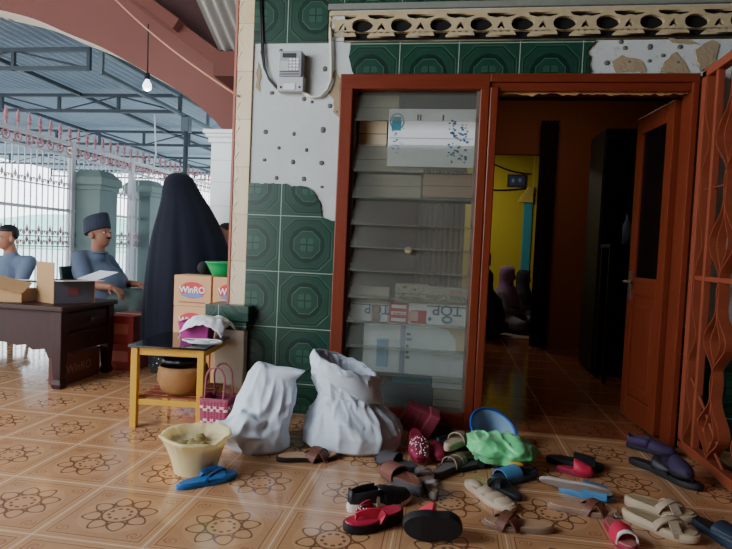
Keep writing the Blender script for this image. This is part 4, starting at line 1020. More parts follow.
# magenta tub with white cloth, and bundled white cord
q = onTab(.255, .30, TZ); tub = thing('magenta_tub', 'magenta plastic tub on the black table top', 'tub', q, tr_)
MB().loft([[Vector((sx*w, sy*d, z)) for sx, sy in ((-1, -1), (1, -1), (1, 1), (-1, 1))] for z, w, d in ((0, .075, .06), (.095, .09, .072), (.098, .096, .078), (.102, .096, .078), (.10, .086, .068), (.01, .07, .055))]).build('tub_body', mat('magenta_plastic', (196, 60, 150), .4), tub, bevel=.004)
wc_ = thing('white_cloth', 'crumpled white cloth heaped over the magenta tub', 'cloth', q + Vector((.075, -.02, .07)))
b = MB(); n = 26; rings = []
for i in range(n):
    r_ = []
    for k in range(n):
        x, y = (i/(n-1)-.5)*.25, (k/(n-1)-.5)*.22; d = sqrt((x/.125)**2 + (y/.11)**2)
        r_.append(Vector((x, y, .045*(1 - .7*d*d) - (.05*max(0, d-.85)) + .018*noise.noise(Vector((x*28, y*28, 1))) + .02)))
    rings.append(r_)
b.loft(rings, False); o = b.build('cloth_folds', mat('white_cloth', (232, 234, 238), .9, 0, .05, 10), wc_, smooth=True, recalc=False); mm = o.modifiers.new('t', 'SOLIDIFY'); mm.thickness = .004
cl = MB(); rnd = random.Random(2)
for k in range(5):
    cx, cy = rnd.uniform(-.03, .03), rnd.uniform(-.02, .02); ra, rb2 = .07 + .02*rnd.random(), .035 + .012*rnd.random(); a = rnd.uniform(-.4, .4)
    cl.tube([(cx + ra*cos(2*pi*i/24)*cos(a) - rb2*sin(2*pi*i/24)*sin(a), cy + ra*cos(2*pi*i/24)*sin(a) + rb2*sin(2*pi*i/24)*cos(a), .006 + .004*k) for i in range(24)], .0045, 6, 0, True)
q2 = onTab(.345, .12, TZ); tag(cl.build('cord_bundle', mat('white_cord', (230, 230, 230), .6), None, q2, smooth=True), 'loosely coiled white cord at the front of the black table top', 'cord')
# ================================================================ detergent cartons with the red oval mark, stacked behind the table
KRAFT = mat('light_kraft_card', (214, 166, 122), .8, 0, .08, 6); OVAL = mat('red_oval_print', (206, 58, 74), .6); WHT = mat('white_print', (240, 240, 240), .6)
ca = at(173.5, 306, 3.46); cb_ = at(210.5, 306, 3.46); CW = cb_.x - ca.x; CHt = .2
def carton():
    t = thing('detergent_carton', '', 'box'); w = CW; d = .185
    MB().bx(-w/2, w/2, 0, d, .001, CHt).build('carton_body', KRAFT, t, bevel=.003)
    o = MB().prism([(.088*cos(2*pi*k/32), .054*sin(2*pi*k/32)) for k in range(32)], lambda p, k: (p[0], -.0008 - .0008*k, p[1] + .105)).build('oval_print', OVAL, t)
    MB().prism([(.075*cos(2*pi*k/24), .016*sin(2*pi*k/24)) for k in range(24)], lambda p, k: (p[0]-.0, -.0018 - .0006*k, p[1] + .072)).build('blue_swoosh', mat('blue_swoosh_print', (110, 130, 190), .6), o)
    text('lettering', 'WinRO', .058, WHT, o, (0, -.0032, .106), (pi/2, 0, 0), .0, .0012, .95)
    MB().bx(-w*.36, w*.36, -.0014, -.0006, .022, .030).build('small_print', mat('grey_brown_print', (150, 110, 90), .7), t)
    MB().bx(-.02, .02, .0, d, CHt, CHt + .0008).build('tape', CARDL, t)
    return t
c0 = carton(); first = True; zt = at(190, 275.5, 3.46).z
names = ['bottom of the left stack', 'second from the floor in the left stack', 'third from the floor in the left stack', 'on top of the left stack, its whole red oval in view']
for col_ in range(2):
    for k in range(4):
        if first: t = c0; first = False
        else: t = copy_tree(c0)
        nm = names[k] if col_ == 0 else names[k].replace('left', 'right').replace(', its whole red oval in view', ', partly hidden by the column')
        t['label'] = 'kraft detergent carton ' + nm; t['group'] = 'detergent cartons stacked behind the low table'
        t.location = (ca.x + CW/2 + col_*(CW + .012), 3.46, zt - CHt*(4-k) if k else .0); t.rotation_euler = (0, 0, (.0, .02, -.015, 0)[k])
# green basin on the top right carton with a dark cloth behind
q = at(222, 276, 3.55); gb = thing('green_basin', 'green plastic basin on top of the right carton stack', 'basin', (q.x + .015, 3.552, zt + .002))
MB().lathe([(.0, 0), (.075, 0), (.10, .05), (.118, .085), (.126, .088), (.126, .094), (.114, .092), (.095, .05), (.07, .008), (0, .008)], 40, (0, 0, 0), 0, False, False).build('basin_body', mat('green_plastic', (22, 160, 92), .35), gb, smooth=True)
q = at(205, 266, 3.62); dk = thing('dark_bundle', 'dark rounded cloth bundle beside the green basin', 'cloth', (q.x, 3.6, zt + .002))
b = MB(); b.ell((0, 0, .045), (.04, .04, .045), 20, 12); b.v = [Vector((v.x*(1 + .2*noise.noise(v*20)), v.y, v.z)) for v in b.v]; b.build('bundle_body', mat('black_scarf', (26, 26, 32), .85), dk, smooth=True)
# ================================================================ woven basket
WV = None
m, nt, bs = newmat('pink_white_weave'); x, y, z, v = coords(nt)
th = y.atan2(x); u = E.op('FLOOR', th*(28/(2*pi))); w_ = E.op('FLOOR', z/.0145)
chk = (u + w_).mod(2); band = (z.gt(.029)*z.lt(.087)).mx(z.gt(.130)*z.lt(.160))
nt.links.new(mixc(nt, chk*band*.9, lin(150, 46, 84), lin(226, 206, 188)), bs.inputs['Base Color']); bs.inputs['Roughness'].default_value = .5
bump(nt, bs, ((th*28).sin()*.5 + (z*430).sin()*.5), .4, .004)
q = fl(211, 432); q.y += .03; q.x += .025
wbk = thing('woven_basket', 'pink and white checkered woven basket with upright handles beside the table leg', 'basket', q); wbk.scale = (1, 1, .95)
hx_ = .078
MB().loft([[Vector((hx_*s_*(1.0 if True else 1)*max(-1, min(1, 1.35*cos(2*pi*k/40))), hx_*s_*.9*max(-1, min(1, 1.35*sin(2*pi*k/40))), z)) for k in range(40)] for z, s_ in ((0, .95), (.1, 1), (.195, 1.03), (.195, .97), (.01, .9))], True, True, True).build('basket_body', m, wbk, smooth=False)
MB().loft([[Vector((hx_*s_*max(-1, min(1, 1.35*cos(2*pi*k/40))), hx_*s_*.9*max(-1, min(1, 1.35*sin(2*pi*k/40))), z)) for k in range(40)] for z, s_ in ((.188, 1.06), (.203, 1.06), (.203, .98), (.188, .98), (.188, 1.06))], True, False, False).build('rim', mat('dusty_pink_strap', (146, 78, 90), .5), wbk)
for y in (-.066, .066):
    pts = [(-.052, y, .15), (-.052, y, .20)] + [(-.052*cos(pi*k/12), y*.8, .30 + .075*sin(pi*k/12)) for k in range(13)] + [(.052, y, .2), (.052, y, .15)]
    MB().tube(pts, .0055, 8).build('handle', mat('dusty_pink_strap', (146, 78, 90), .5), wbk, smooth=True)
q = fl(231, 431); q.y += .05; tn = thing('blue_tin', 'small dark blue container squeezed between the woven basket and the sack', 'container', q)
MB().lathe([(.0, 0), (.03, 0), (.032, .01), (.032, .085), (.028, .09), (0, .09)], 20).build('tin_body', mat('dark_blue_plastic', (30, 66, 120), .4), tn, smooth=False); MB().lathe([(.033, .085), (.033, .1), (0, .102)], 20).build('lid', mat('dark_blue_plastic', (30, 66, 120), .4), tn)
# ================================================================ bucket lined with a pale yellow bag
q = fl(187, 478); q.y += .08
bu = thing('lined_bucket', 'small bucket lined with a pale yellow plastic bag on the tiled floor', 'bucket', q)
MB().lathe([(0, 0), (.080, 0), (.084, .01), (.116, .135), (.122, .14), (.114, .14), (.078, .012), (0, .012)], 36).build('bucket_body', mat('cream_plastic', (214, 196, 132), .45), bu, smooth=False)
def crum(a, z, i): return 1 + (.012 + .05*max(0, z - .08)/.1)*(noise.noise(Vector((cos(a)*2.2, sin(a)*2.2, z*9))) + .8*(1 - 2*abs(noise.noise(Vector((cos(a)*5, sin(a)*5, z*7 + 2))))))
lin_ = MB().lathe([(.090, .006), (.096, .03), (.106, .07), (.120, .11), (.134, .14), (.150, .158), (.154, .168), (.144, .172), (.126, .160), (.110, .138), (.085, .120), (.04, .125), (.0, .135)], 110, (0, 0, 0), 0, False, False, crum)
for v in lin_.v: v.z = max(.002, v.z + .016*noise.noise(v*16)*(1 if v.z > .1 else .1) + (.006*noise.noise(v*45) if v.z > .1 else 0))
YB = mat('pale_yellow_film', (248, 236, 190), .35, 0, .08, 14, .15, 40, .5, .4)
lin_.build('bag_liner', YB, bu, smooth=True, sub=1)
b = MB(); rnd = random.Random(9)
for k in range(7): b.ell((rnd.uniform(-.06, .05), rnd.uniform(-.05, .05), .128 + .012*rnd.random()), (.03, .025, .018), 10, 7)
b.v = [v + Vector((0, 0, .012*noise.noise(v*40))) for v in b.v]; b.build('waste', mat('wilted_waste', (150, 134, 84), .8, 0, .35, 30), bu, smooth=True)
# ================================================================ white sacks
SACK = mat('white_woven_sack', (218, 228, 240), .55, 0, .05, 6, .2, 160, .35, .1)
SACKIN = mat('sack_inside_grey', (150, 154, 160), .8)
def sackmesh(prof, n=96, seed=0, wr=.02, mouth=True):
    """prof: (z, cx, cy, rx, ry, tiltx)"""
    rings = []
    # interpolate
    P = []
    for i in range(len(prof)-1):
        k = 5
        for j in range(k):
            t = j/k; t2 = t*t*(3-2*t); P.append([a + (b_-a)*(t*.5 + t2*.5) for a, b_ in zip(prof[i], prof[i+1])])
    P.append(list(prof[-1]))
    for i, (z, cx, cy, rx, ry, tl) in enumerate(P):
        r_ = []
        for k in range(n):
            a = 2*pi*k/n; c, s = cos(a), sin(a); q = Vector((c*1.6, s*1.6, z*5 + seed))
            tw = Vector((c*1.5 + z*2.2, s*1.5 - z*1.4, z*3 + seed))
            rid = (1 - abs(noise.noise(tw*1.5)))**5; rid2 = (1 - abs(noise.noise(tw*3.4 + Vector((7, 2, 0)))))**6
            f = .55*noise.noise(q*.9) + 1.0*rid - .45 + .5*rid2
            m_ = 1 + wr*f*min(1, .15 + z*6)
            r_.append(Vector((cx + rx*c*m_, cy + ry*s*m_, max(.0, z + tl*c + .010*noise.noise(q*1.7)*min(1, z*8)))))
        rings.append(r_)
    return rings
q = fl(342, 458); q.y += .205
s1 = thing('white_sack', 'full white woven sack standing open, right one of the two', 'sack', q, 0, 'white sacks leaning by the window')
R1 = [(0, .01, 0, .22, .17, 0), (.02, .01, 0, .258, .20, 0), (.09, .015, 0, .250, .20, 0), (.16, .0, .005, .215, .18, 0), (.225, -.02, .01, .165, .14, .0), (.26, -.022, .01, .150, .125, .005), (.30, -.03, .01, .158, .125, .0), (.35, -.03, .01, .168, .13, -.02), (.395, -.04, .01, .166, .13, -.045), (.42, -.045, .01, .158, .122, -.055), (.40, -.045, .01, .148, .114, -.05), (.34, -.04, .01, .135, .105, -.03), (.29, -.03, .01, .10, .09, 0), (.27, -.02, .01, .03, .03, 0)]
MB().loft(sackmesh(R1, 144, 1, .13), True, True, True).build('sack_cloth', SACK, s1, smooth=True)
# folded-over rim on the front right of the mouth
rings = []
for i in range(12):
    v = i/11; r_ = []
    for k in range(96):
        a = 2*pi*k/96; c, s = cos(a), sin(a); n_ = noise.noise(Vector((c*1.7, s*1.7, 3 + v*1.2))); n2 = noise.noise(Vector((c*4, s*4, 8 + v*3)))
        hang = .105 + .03*c + .025*n_
        rr = 1.0 + .07*sin(pi*min(1, v*1.15)) + .15*v + .05*v*n_ + .04*n2*v + .10*max(0, c)*v
        r_.append(Vector((-.043 + .158*c*rr, .01 + .124*s*rr, .421 - .055*c - hang*v + .012*n2 + .008*sin(pi*v*.5)*(v < .3))))
    rings.append(r_)
o = MB().loft(rings, True, False, False).build('folded_rim', SACK, s1, smooth=True, recalc=False); mm = o.modifiers.new('t', 'SOLIDIFY'); mm.thickness = .005
MB().tube([(-.022 + .150*cos(2*pi*k/36)*(1 + .03*sin(k*2.1)), .01 + .126*sin(2*pi*k/36), .262 + .008*sin(k*1.3)) for k in range(36)], .004, 6, 0, True).build('tie_string', SACK, s1, smooth=True)
q = fl(246, 458); q.y += .17
s2 = thing('white_sack', 'slumped half empty white woven sack, left one of the two', 'sack', q, 0, 'white sacks leaning by the window')
R2 = [(0, 0, 0, .15, .13, 0), (.02, 0, 0, .17, .15, 0), (.07, -.01, 0, .170, .15, 0), (.12, -.005, .01, .165, .14, 0), (.18, .01, .03, .158, .13, 0), (.25, .025, .05, .15, .12, .0), (.31, .03, .07, .14, .10, .0), (.36, .03, .08, .125, .08, -.01), (.40, .025, .09, .095, .06, -.02), (.425, .01, .09, .055, .035, -.015), (.43, .0, .09, .02, .01, 0)]
R2 = [(a*.93, b_, c_, d_*.97, e_, f_) for a, b_, c_, d_, e_, f_ in R2]
R2m = sackmesh(R2, 144, 7, .17)
S2 = MB().loft(R2m, True, True, True)
# slumped front lobe and the pinched corner at top right
b = MB(); b.ell((-.045, -.07, .085), (.115, .10, .09), 64, 40)
b.v = [Vector((v.x, v.y, max(.0, v.z))) + Vector((v.x+.045, v.y+.07, (v.z-.085)*(v.z > .02)))*(.5*(1 - abs(noise.noise(v*11)))**4 + .2*noise.noise(v*7) - .12) for v in b.v]; b.v = [Vector((v.x, v.y, max(0, v.z))) for v in b.v]; S2.add(b.v, b.f)
rings = []
for i, (x, z, w, h_) in enumerate(((.0, .285, .17, .21), (.07, .305, .14, .18), (.12, .335, .10, .12), (.165, .362, .06, .055), (.195, .375, .06, .018), (.205, .378, .05, .008))):
    rings.append([Vector((x, .08 + w*.5*cos(2*pi*k/20)*(1 + .15*noise.noise(Vector((k, i, 0)))), z + h_*.5*sin(2*pi*k/20))) for k in range(20)])
S2.loft(rings); fuse(S2.build('sack_cloth', SACK, s2, smooth=True), .007, 5)
# ================================================================ electricity meter and cables, bulb, rope
q0, q1 = at(281.5, 55, F), at(305.5, 94, F); mw, mh = q1.x-q0.x, q0.z-q1.z
met = thing('electricity_meter', 'grey electricity meter box with keypad on the bare plaster', 'meter', ((q0.x+q1.x)/2, F, q1.z))
MG = mat('grey_meter_plastic', (150, 156, 162), .5, 0, .06, 6)
MB().bx(-mw/2+.01, mw/2-.01, -.075, -.001, mh*.36, mh).build('meter_body', MG, met, bevel=.006)
MB().bx(-mw/2, mw/2, -.06, -.001, 0, mh*.40).build('terminal_cover', mat('pale_meter_cover', (176, 182, 186), .35), met, bevel=.006)
MB().bx(-mw*.30, mw*.22, -.079, -.074, mh*.82, mh*.93).build('display', mat('dark_lcd', (50, 62, 56), .2), met, bevel=.002)
for r_ in range(4):
    for c_ in range(3): MB().bx(-mw*.02 + c_*.02, -mw*.02 + c_*.02 + .014, -.080, -.074, mh*(.75 - .08*r_), mh*(.75 - .08*r_) + .011).build('key', WHT, met)
MB().bx(-mw*.36, -mw*.06, -.077, -.074, mh*.5, mh*.74).build('rating_label', mat('pale_label', (190, 194, 190), .7), met); 
for z in (.46, .40): MB().bx(-mw*.4, mw*.36, -.078, -.074, mh*z, mh*(z+.02)).build('dark_slot', CARDD, met)
MB().bx(-mw*.25, mw*.2, -.064, -.059, mh*.04, mh*.2).build('clear_window', mat('clear_cover', (214, 220, 224), .2), met, bevel=.004)
for s in (-1, 1): MB().lathe([(.006, 0), (.006, .006), (.002, .008)], 10).build('seal_screw', CARDD, met, (s*mw*.36, -.06, mh*.1), (pi/2, 0, 0))
def W(pts, Y): return [tuple(at(x, y, Y)) for x, y in pts]
cbm = MB()
for dx in (0, 1.6): cbm.tube(W([(260+dx, -6), (261+dx, 25), (262+dx, 55), (264+dx*.6, 68), (269, 78+dx), (276, 86+dx), (283, 90+dx)], F-.02), .006, 6)
tag(cbm.build('power_cable', mat('black_cable', (24, 24, 26), .5), smooth=True), 'pair of black cables dropping along the column to the meter', 'cable')
tag(MB().tube(W([(330.5, 28), (331, 45), (331.5, 66), (331, 80), (327, 90), (320, 96.5), (311, 97), (303, 92)], F-.02), .0095, 8).build('conduit', mat('pale_conduit', (206, 204, 192), .5), smooth=True), 'pale flexible conduit looping from the vent band to the meter', 'conduit')
BY = 4.4; h0, h1 = at(147.5, 24, BY), at(147.5, 73, BY); bt_ = at(147.5, 90, BY)
bulb = thing('light_bulb', 'lit white light bulb hanging on a cord below the arch', 'lamp', (h1.x, BY, h1.z)); s = (h1.z - bt_.z)
MB().tube([(.0, 0, 0), (-.004, 0, h0.z - h1.z)], .005, 6).build('cord', BLACK, bulb)
MB().lathe([(.017, 0), (.02, -.015), (.02, -.05), (.014, -.055)], 14).build('socket', BLACK, bulb, smooth=False)
m, nt, bs = newmat('lit_bulb_glass'); bs.inputs['Base Color'].default_value = (.9, .95, 1, 1); bs.inputs['Emission Color'].default_value = (.85, .95, 1, 1); bs.inputs['Emission Strength'].default_value = 2.2
MB().lathe([(.014, -.05), (.018, -.065), (.032, -.09), (.036, -.11), (.03, -.132), (.014, -.144), (0, -.146)], 20).build('bulb_glass', m, bulb, smooth=True)
pl = bpy.data.lights.new('bulb_light', 'POINT'); pl.energy = 3; pl.color = (.9, .97, 1); pl.shadow_soft_size = .03; po = bpy.data.objects.new('bulb_light', pl); COL.objects.link(po); po.parent = bulb; po.location = (0, 0, -.2)
a, c, d_ = at(112, -4, 4.6), at(160, 40, 4.1), at(238, 96, F-.03)
pts = []
for k in range(17): t_ = k/16; pts.append((a*(1-t_)**2 + (c*2 - a*.5 - d_*.5)*2*t_*(1-t_) + d_*t_*t_))
tag(MB().tube(pts, .006, 6).build('rope', mat('tan_rope', (186, 132, 104), .8), smooth=True), 'thin tan wire slung from the ceiling to the cream column', 'wire')
# ================================================================ footwear
def outline(L, W, n=40, side=1, heel=.72, toe=1.0, pointy=.0):
    pts = []
    for k in range(n):
        a = 2*pi*k/n; y = -cos(a)                     # -1 heel .. 1 toe
        w = sqrt(max(0, 1 - abs(y)**2.6))
        t = (y+1)/2; wid = heel + (toe-heel)*min(1, max(0, (t-.25)/.42)); wid *= 1 - .13*math.exp(-((t-.40)/.13)**2); wid *= 1 - pointy*max(0, t-.75)
        x = sin(a)/max(abs(sin(a)), 1e-6)*w*wid*W/2 if abs(sin(a)) > 1e-6 else 0
        pts.append(Vector((x + side*.05*W*(t-.45)*(t > .45), y*L/2, 0)))
    return pts
def halfw(L, W, t, heel=.72, toe=1.0):
    y = 2*t - 1; w = sqrt(max(0, 1 - abs(y)**2.6)); wid = heel + (toe-heel)*min(1, max(0, (t-.25)/.42)); wid *= 1 - .13*math.exp(-((t-.40)/.13)**2)
    return w*wid*W/2
def shoe(name, label, cat, hp, tp, W=.095, hh=.03, ht=.02, solem=None, bedm=None, strapm=None, kind='cross', Y=0, z=0, tilt=(0, 0), group='footwear left by the doorway', side=1, sc=1, heel=.74, sw=.035, extra=None, Lfix=None, bedin=.94):
    """hp, tp: picture points of heel and toe ends on the floor"""
    a, b = fl(hp[0], hp[1], z), fl(tp[0], tp[1], z); d = b - a; L = Lfix or d.length; L = max(.15, min(.31, L)); c = (a+b)/2
    t = thing(name, label, cat, (c.x, c.y, z), (tilt[0], tilt[1], 0), group)
    t.rotation_mode = 'XYZ'; t.rotation_euler = (Matrix.Rotation(atan2(-d.x, d.y), 3, 'Z') @ Matrix.Rotation(tilt[1], 3, 'Y') @ Matrix.Rotation(tilt[0], 3, 'X')).to_euler('XYZ')
    o = outline(L, W, 44, side, heel)
    th = lambda y: hh + (ht-hh)*min(1, max(0, ((y/L+.5)-.28)/.35)) + .010*max(0, (y/L+.5)-.85)/.15*0
    spring = lambda y: .012*max(0, (y/L+.5) - .8)/.2
    dn = [Vector((p.x*.97, p.y*.985, spring(p.y)*.6)) for p in o]; md = [Vector((p.x*1.02, p.y*1.01, th(p.y)*.5 + spring(p.y)*.5)) for p in o]; up = [Vector((p.x, p.y, th(p.y) + spring(p.y)*.5)) for p in o]
    MB().loft([dn, md, up]).build('sole', solem, t, bevel=.002)
    b0 = [Vector((p.x*bedin, p.y*(bedin+.01), th(p.y) + spring(p.y)*.5 - .001)) for p in o]; b1 = [Vector((p.x*(bedin-.03), p.y*(bedin-.01), th(p.y) + spring(p.y)*.5 + .004)) for p in o]
    MB().loft([b0, b1]).build('footbed', bedm or solem, t)
    top = lambda y: th(y) + spring(y)*.5
    def arc(t0, t1, w, H=.045, th_=.005, nm='strap', m=None, lean=0):
        pts = []; wd = []
        for k in range(15):
            u = k/14; tt = t0 + (t1-t0)*u; y = (tt-.5)*L; a = pi*u; hwid = halfw(L, W, tt, heel)*1.0
            x = -cos(a)*hwid + side*.05*W*(tt-.45)*(tt > .45); pts.append(Vector((x, y + lean*sin(a), top(y) - .008 + (H*.78+.008)*sin(a)**.75)))
        dirn = Vector((-(t1-t0)*L, 2*halfw(L, W, .6), .0)).normalized() if abs(t1-t0) > .01 else Vector((0, 1, -.12))
        return MB().ribbon(pts, tuple(dirn), w, th_).build(nm, m or strapm, t, smooth=False)
    if kind == 'cross': arc(.50, .80, sw, .042); arc(.80, .50, sw, .045)
    if kind == 'slide': arc(.66, .66, sw*2, .048)
    if kind == 'slide2': arc(.52, .52, sw, .05); arc(.74, .74, sw, .04)
    if kind == 'three': arc(.5, .5, sw*.7, .052); arc(.64, .64, sw*.7, .048); arc(.79, .79, sw*.7, .038)
    if kind in ('thong', 'thongwide'):
        y0 = (.80-.5)*L; post = Vector((side*.02*W, y0, top(y0)))
        for s in (-1, 1):
            tt = .42; y1 = (tt-.5)*L; x1 = s*halfw(L, W, tt, heel)*.96; pts = []
            for k in range(11):
                u = k/10; p = post.lerp(Vector((x1, y1, top(y1)-.004)), u); p.z += .036*sin(pi*min(1, u*.55 + .25))*(1 - .15*u) if 0 < u < 1 else (.022 if u == 0 else 0); p.x += s*.006*sin(pi*u); pts.append(p)
            wv = [sw*(.45 + .75*k/10) if kind == 'thongwide' else sw*(.35 + .25*k/10) for k in range(11)]
            MB().ribbon(pts, (0, .6, .9), wv, .006).build('strap', strapm, t, smooth=False)
        MB().tube([post + Vector((0, 0, -.004)), post + Vector((0, .0, .026))], .005, 8).build('toe_post', strapm, t, smooth=True)
    if kind == 'sling':
        arc(.66, .66, sw*1.6, .045); pts = []
        for k in range(19):
            a = -.25*pi + 1.5*pi*k/18 if False else pi*k/18; tt = .30 - .27*sin(a); y = (tt-.5)*L; x = -cos(a)*halfw(L, W, .3, heel)*1.0; pts.append(Vector((x, y, top(y) + .012 + .042*sin(a))))
        MB().ribbon(pts, (0, .1, 1), .014, .004).build('heel_strap', strapm, t)
    if kind in ('closed', 'clog'):
        rings = []; t_open = .46
        for i in range(15):
            tt = t_open + (.985 - t_open)*i/14; y = (tt-.5)*L; hwid = halfw(L, W, tt, heel)*1.01; H = .058*(1 - .55*((tt - t_open)/(1-t_open))**1.5)*(1 if i < 13 else (.75 if i == 13 else .3))
            rings.append([Vector((-cos(pi*k/16)*hwid + side*.05*W*(tt-.45)*(tt > .45), y, top(y) - .006 + H*sin(pi*k/16)**.7)) for k in range(17)])
        o_ = MB().loft(rings, False).build('upper', strapm, t, smooth=True, recalc=False); mm = o_.modifiers.new('t', 'SOLIDIFY'); mm.thickness = .005
        if kind == 'closed':
            r0, r1 = [], []
            for k in range(25):
                u = k/24; a = pi*u; tt = .47 - .455*sin(a)**.8; y = (tt-.5)*L; x = -cos(a)/max(.001, abs(cos(a)))*halfw(L, W, max(tt, .02), heel) if abs(cos(a)) > .02 else 0
                H = .05 - .012*sin(a) + .012*(sin(a) > .9); r0.append(Vector((x, y, top(y)-.006))); r1.append(Vector((x*.95, y*.985, top(y) + H)))
            o_ = MB().loft([r0, r1], False).build('heel_counter', strapm, t, smooth=True, recalc=False); mm = o_.modifiers.new('t', 'SOLIDIFY'); mm.thickness = .005
    if extra: extra(t, L, W, top, arc)
    return t
BLK = mat('black_rubber', (28, 28, 32), .6, 0, .15, 20); BLKS = mat('black_strap', (34, 34, 40), .5, 0, .15, 20); BRN = mat('brown_leather', (108, 64, 50), .5, 0, .15, 16); TAN = mat('tan_insole', (188, 150, 118), .7, 0, .12, 14)
RED = mat('crimson_rubber', (196, 44, 74), .45, 0, .12, 14); MAR = mat('maroon_fabric', (142, 30, 62), .6, 0, .12, 16); GRY = mat('grey_suede', (112, 104, 104), .8, 0, .14, 16); GRYD = mat('dark_grey_suede', (74, 72, 76), .8, 0, .14, 16)
BEI = mat('beige_foam', (196, 176, 152), .75, 0, .1, 16); BEID = mat('beige_strap', (174, 154, 130), .7, 0, .1, 16); TAU = mat('taupe_suede', (146, 122, 108), .8, 0, .12, 16); BLU = mat('blue_rubber', (38, 110, 180), .5, 0, .1, 14); BLUD = mat('deep_blue_strap', (28, 84, 150), .5, 0, .1, 14)
SKY = mat('dull_sky_blue_rubber', (74, 128, 172), .5, 0, .1, 14)
WHS = mat('white_sole', (222, 218, 212), .6, 0, .06, 14); PUR = mat('purple_fabric', (50, 38, 68), .75, 0, .15, 16); NAV = mat('navy_insole', (52, 64, 86), .6, 0, .1, 12); OLV = mat('sand_rubber', (176, 156, 122), .65, 0, .1, 14)
shoe('flip_flop', 'blue rubber flip flop alone beside the yellow lined bucket', 'sandal', (176, 490), (237, 476), .095, .02, .017, BLU, BLU, BLUD, 'thong', sw=.03, side=-1)
shoe('sandal', 'brown cross strap sandal lying between the two white sacks', 'sandal', (276, 461), (338, 458), .095, .024, .018, BLK, TAN, BRN, 'cross', sw=.055, heel=.85)
# black strap sneaker with thick white sole
def sneak(t, L, W, top, arc):
    arc(.56, .56, .03, .064, .006, 'touch_strap', BLKS); arc(.70, .70, .026, .054, .006, 'touch_strap', BLKS)
    MB().ribbon([(W*.30, -.02, top(0)+.055), (W*.36, -.025, top(0)+.03), (W*.47, -.03, top(0)+.0), (W*.5, -.028, top(0)-.02)], (0, 1, 0), [.006, .010, .016, .02], .003).build('pale_tag', BEI, t)
shoe('sneaker', 'black strapped sneaker with a thick white sole, heel toward the left', 'shoe', (347, 512), (410, 500), .095, .036, .026, WHS, BLK, BLKS, 'closed', extra=sneak, heel=.86)
def studs(t, L, W, top, arc):
    b = MB(); rnd = random.Random(4)
    for s in (-1, 1):
        for k in range(9): u = k/8; p = Vector((side_*.0, (.78-.5)*L, top(0)+.03)).lerp(Vector((s*W*.40, (.45-.5)*L, top(0)+.012)), u); b.ell(p + Vector((0, 0, .012*sin(pi*u) + .006)), (.004,)*3, 6, 5)
    b.build('silver_studs', mat('silver_stud', (214, 206, 206), .25, .8), t)
side_ = 1
shoe('flip_flop', 'crimson platform flip flop with studded strap at the front of the pile', 'sandal', (402, 519), (343, 533), .10, .045, .032, BLK, RED, RED, 'thongwide', sw=.042, side=-1, extra=studs, heel=.85)
shoe('flip_flop', 'crimson platform flip flop tipped on its side, black sole facing out', 'sandal', (463, 531), (403, 527), .105, .045, .036, BLK, RED, RED, 'thongwide', z=.054, tilt=(0, 1.42), sw=.04, heel=.98)
shoe('mule', 'brown leather wedge mule with grey sole lying on the heap of shoes', 'shoe', (426, 500), (379, 468), .095, .05, .03, GRYD, BRN, mat('rosy_brown_leather', (118, 72, 60), .5, 0, .14, 16), 'slide', z=.012, tilt=(.0, -.18), sw=.05)
shoe('sandal', 'grey sandal with an upright heel loop right of the brown mule', 'sandal', (436, 502), (418, 470), .085, .024, .018, GRY, TAU, GRY, 'sling', z=.004, sw=.025)
shoe('sandal', 'taupe two strap sandal below the beige slide', 'sandal', (430, 482), (468, 458), .09, .026, .018, GRYD, GRY, TAU, 'slide2', z=.004, sw=.04)
shoe('sandal', 'dark grey wide strap slide behind the brown mule', 'sandal', (412, 471), (381, 462), .095, .026, .02, BLK, GRYD, GRYD, 'slide', sw=.045, Lfix=.24)
def gems(t, L, W, top, arc):
    b = MB(); rnd = random.Random(8)
    for k in range(70):
        tt = rnd.uniform(.5, .92); a = pi*rnd.uniform(.12, .88); hw = halfw(L, W, tt, .74)*1.02; H = .058*(1 - .55*((tt-.46)/.54)**1.5); y = (tt-.5)*L
        b.ell((-cos(a)*hw + .05*W*(tt-.45), y, top(y) - .004 + H*sin(a)**.7), (.0032,)*3, 6, 5)
    b.build('crystal_studs', mat('crystal_stud', (226, 210, 214), .15, .5), t)
shoe('clog', 'maroon slip on covered with pale studs, leaning under the maroon bag', 'shoe', (408, 432), (427, 466), .1, .024, .018, MAR, MAR, MAR, 'clog', z=.05, tilt=(-.38, -.1), extra=gems, Lfix=.24)
shoe('clog', 'plain maroon slip on half buried beside the studded one', 'shoe', (428, 446), (444, 466), .085, .024, .018, MAR, MAR, MAR, 'clog', z=.003, Lfix=.2)
shoe('slide_sandal', 'beige slide with a raised loop strap at the back of the heap', 'sandal', (441, 455), (468, 437), .09, .032, .022, BEI, BEI, BEID, 'slide', z=.055, tilt=(.0, .0), sw=.03, Lfix=.22)
shoe('shoe', 'black shoe under the beige slide', 'shoe', (440, 452), (470, 447), .09, .028, .02, BLK, BLK, BLKS, 'closed', Lfix=.25)
shoe('shoe', 'black shoe pushed against the window sill behind the maroon bag', 'shoe', (420, 440), (452, 431), .09, .026, .02, BLK, BLK, BLKS, 'closed', Lfix=.25)
shoe('sandal', 'black flat sandal in the gap left of the green cloth', 'sandal', (456, 472), (490, 462), .09, .022, .018, BLK, GRYD, BLKS, 'cross', Lfix=.24)
def ridges(t, L, W, top, arc):
    b = MB()
    for k, (tt, w) in enumerate(((.2, 1), (.44, 1), (.62, 1), (.8, 1))):
        y = (tt-.5)*L; b.ell((0, y, top(y)), (halfw(L, W, tt)*.92, L*.125, .016), 18, 10)
    b.build('puffed_pads', BEI, t, smooth=True)
shoe('slipper', 'beige padded slipper lying sole up in front of the green cloth', 'slipper', (466, 484), (514, 514), .112, .022, .02, BEI, BEI, BEI, 'none', extra=ridges)
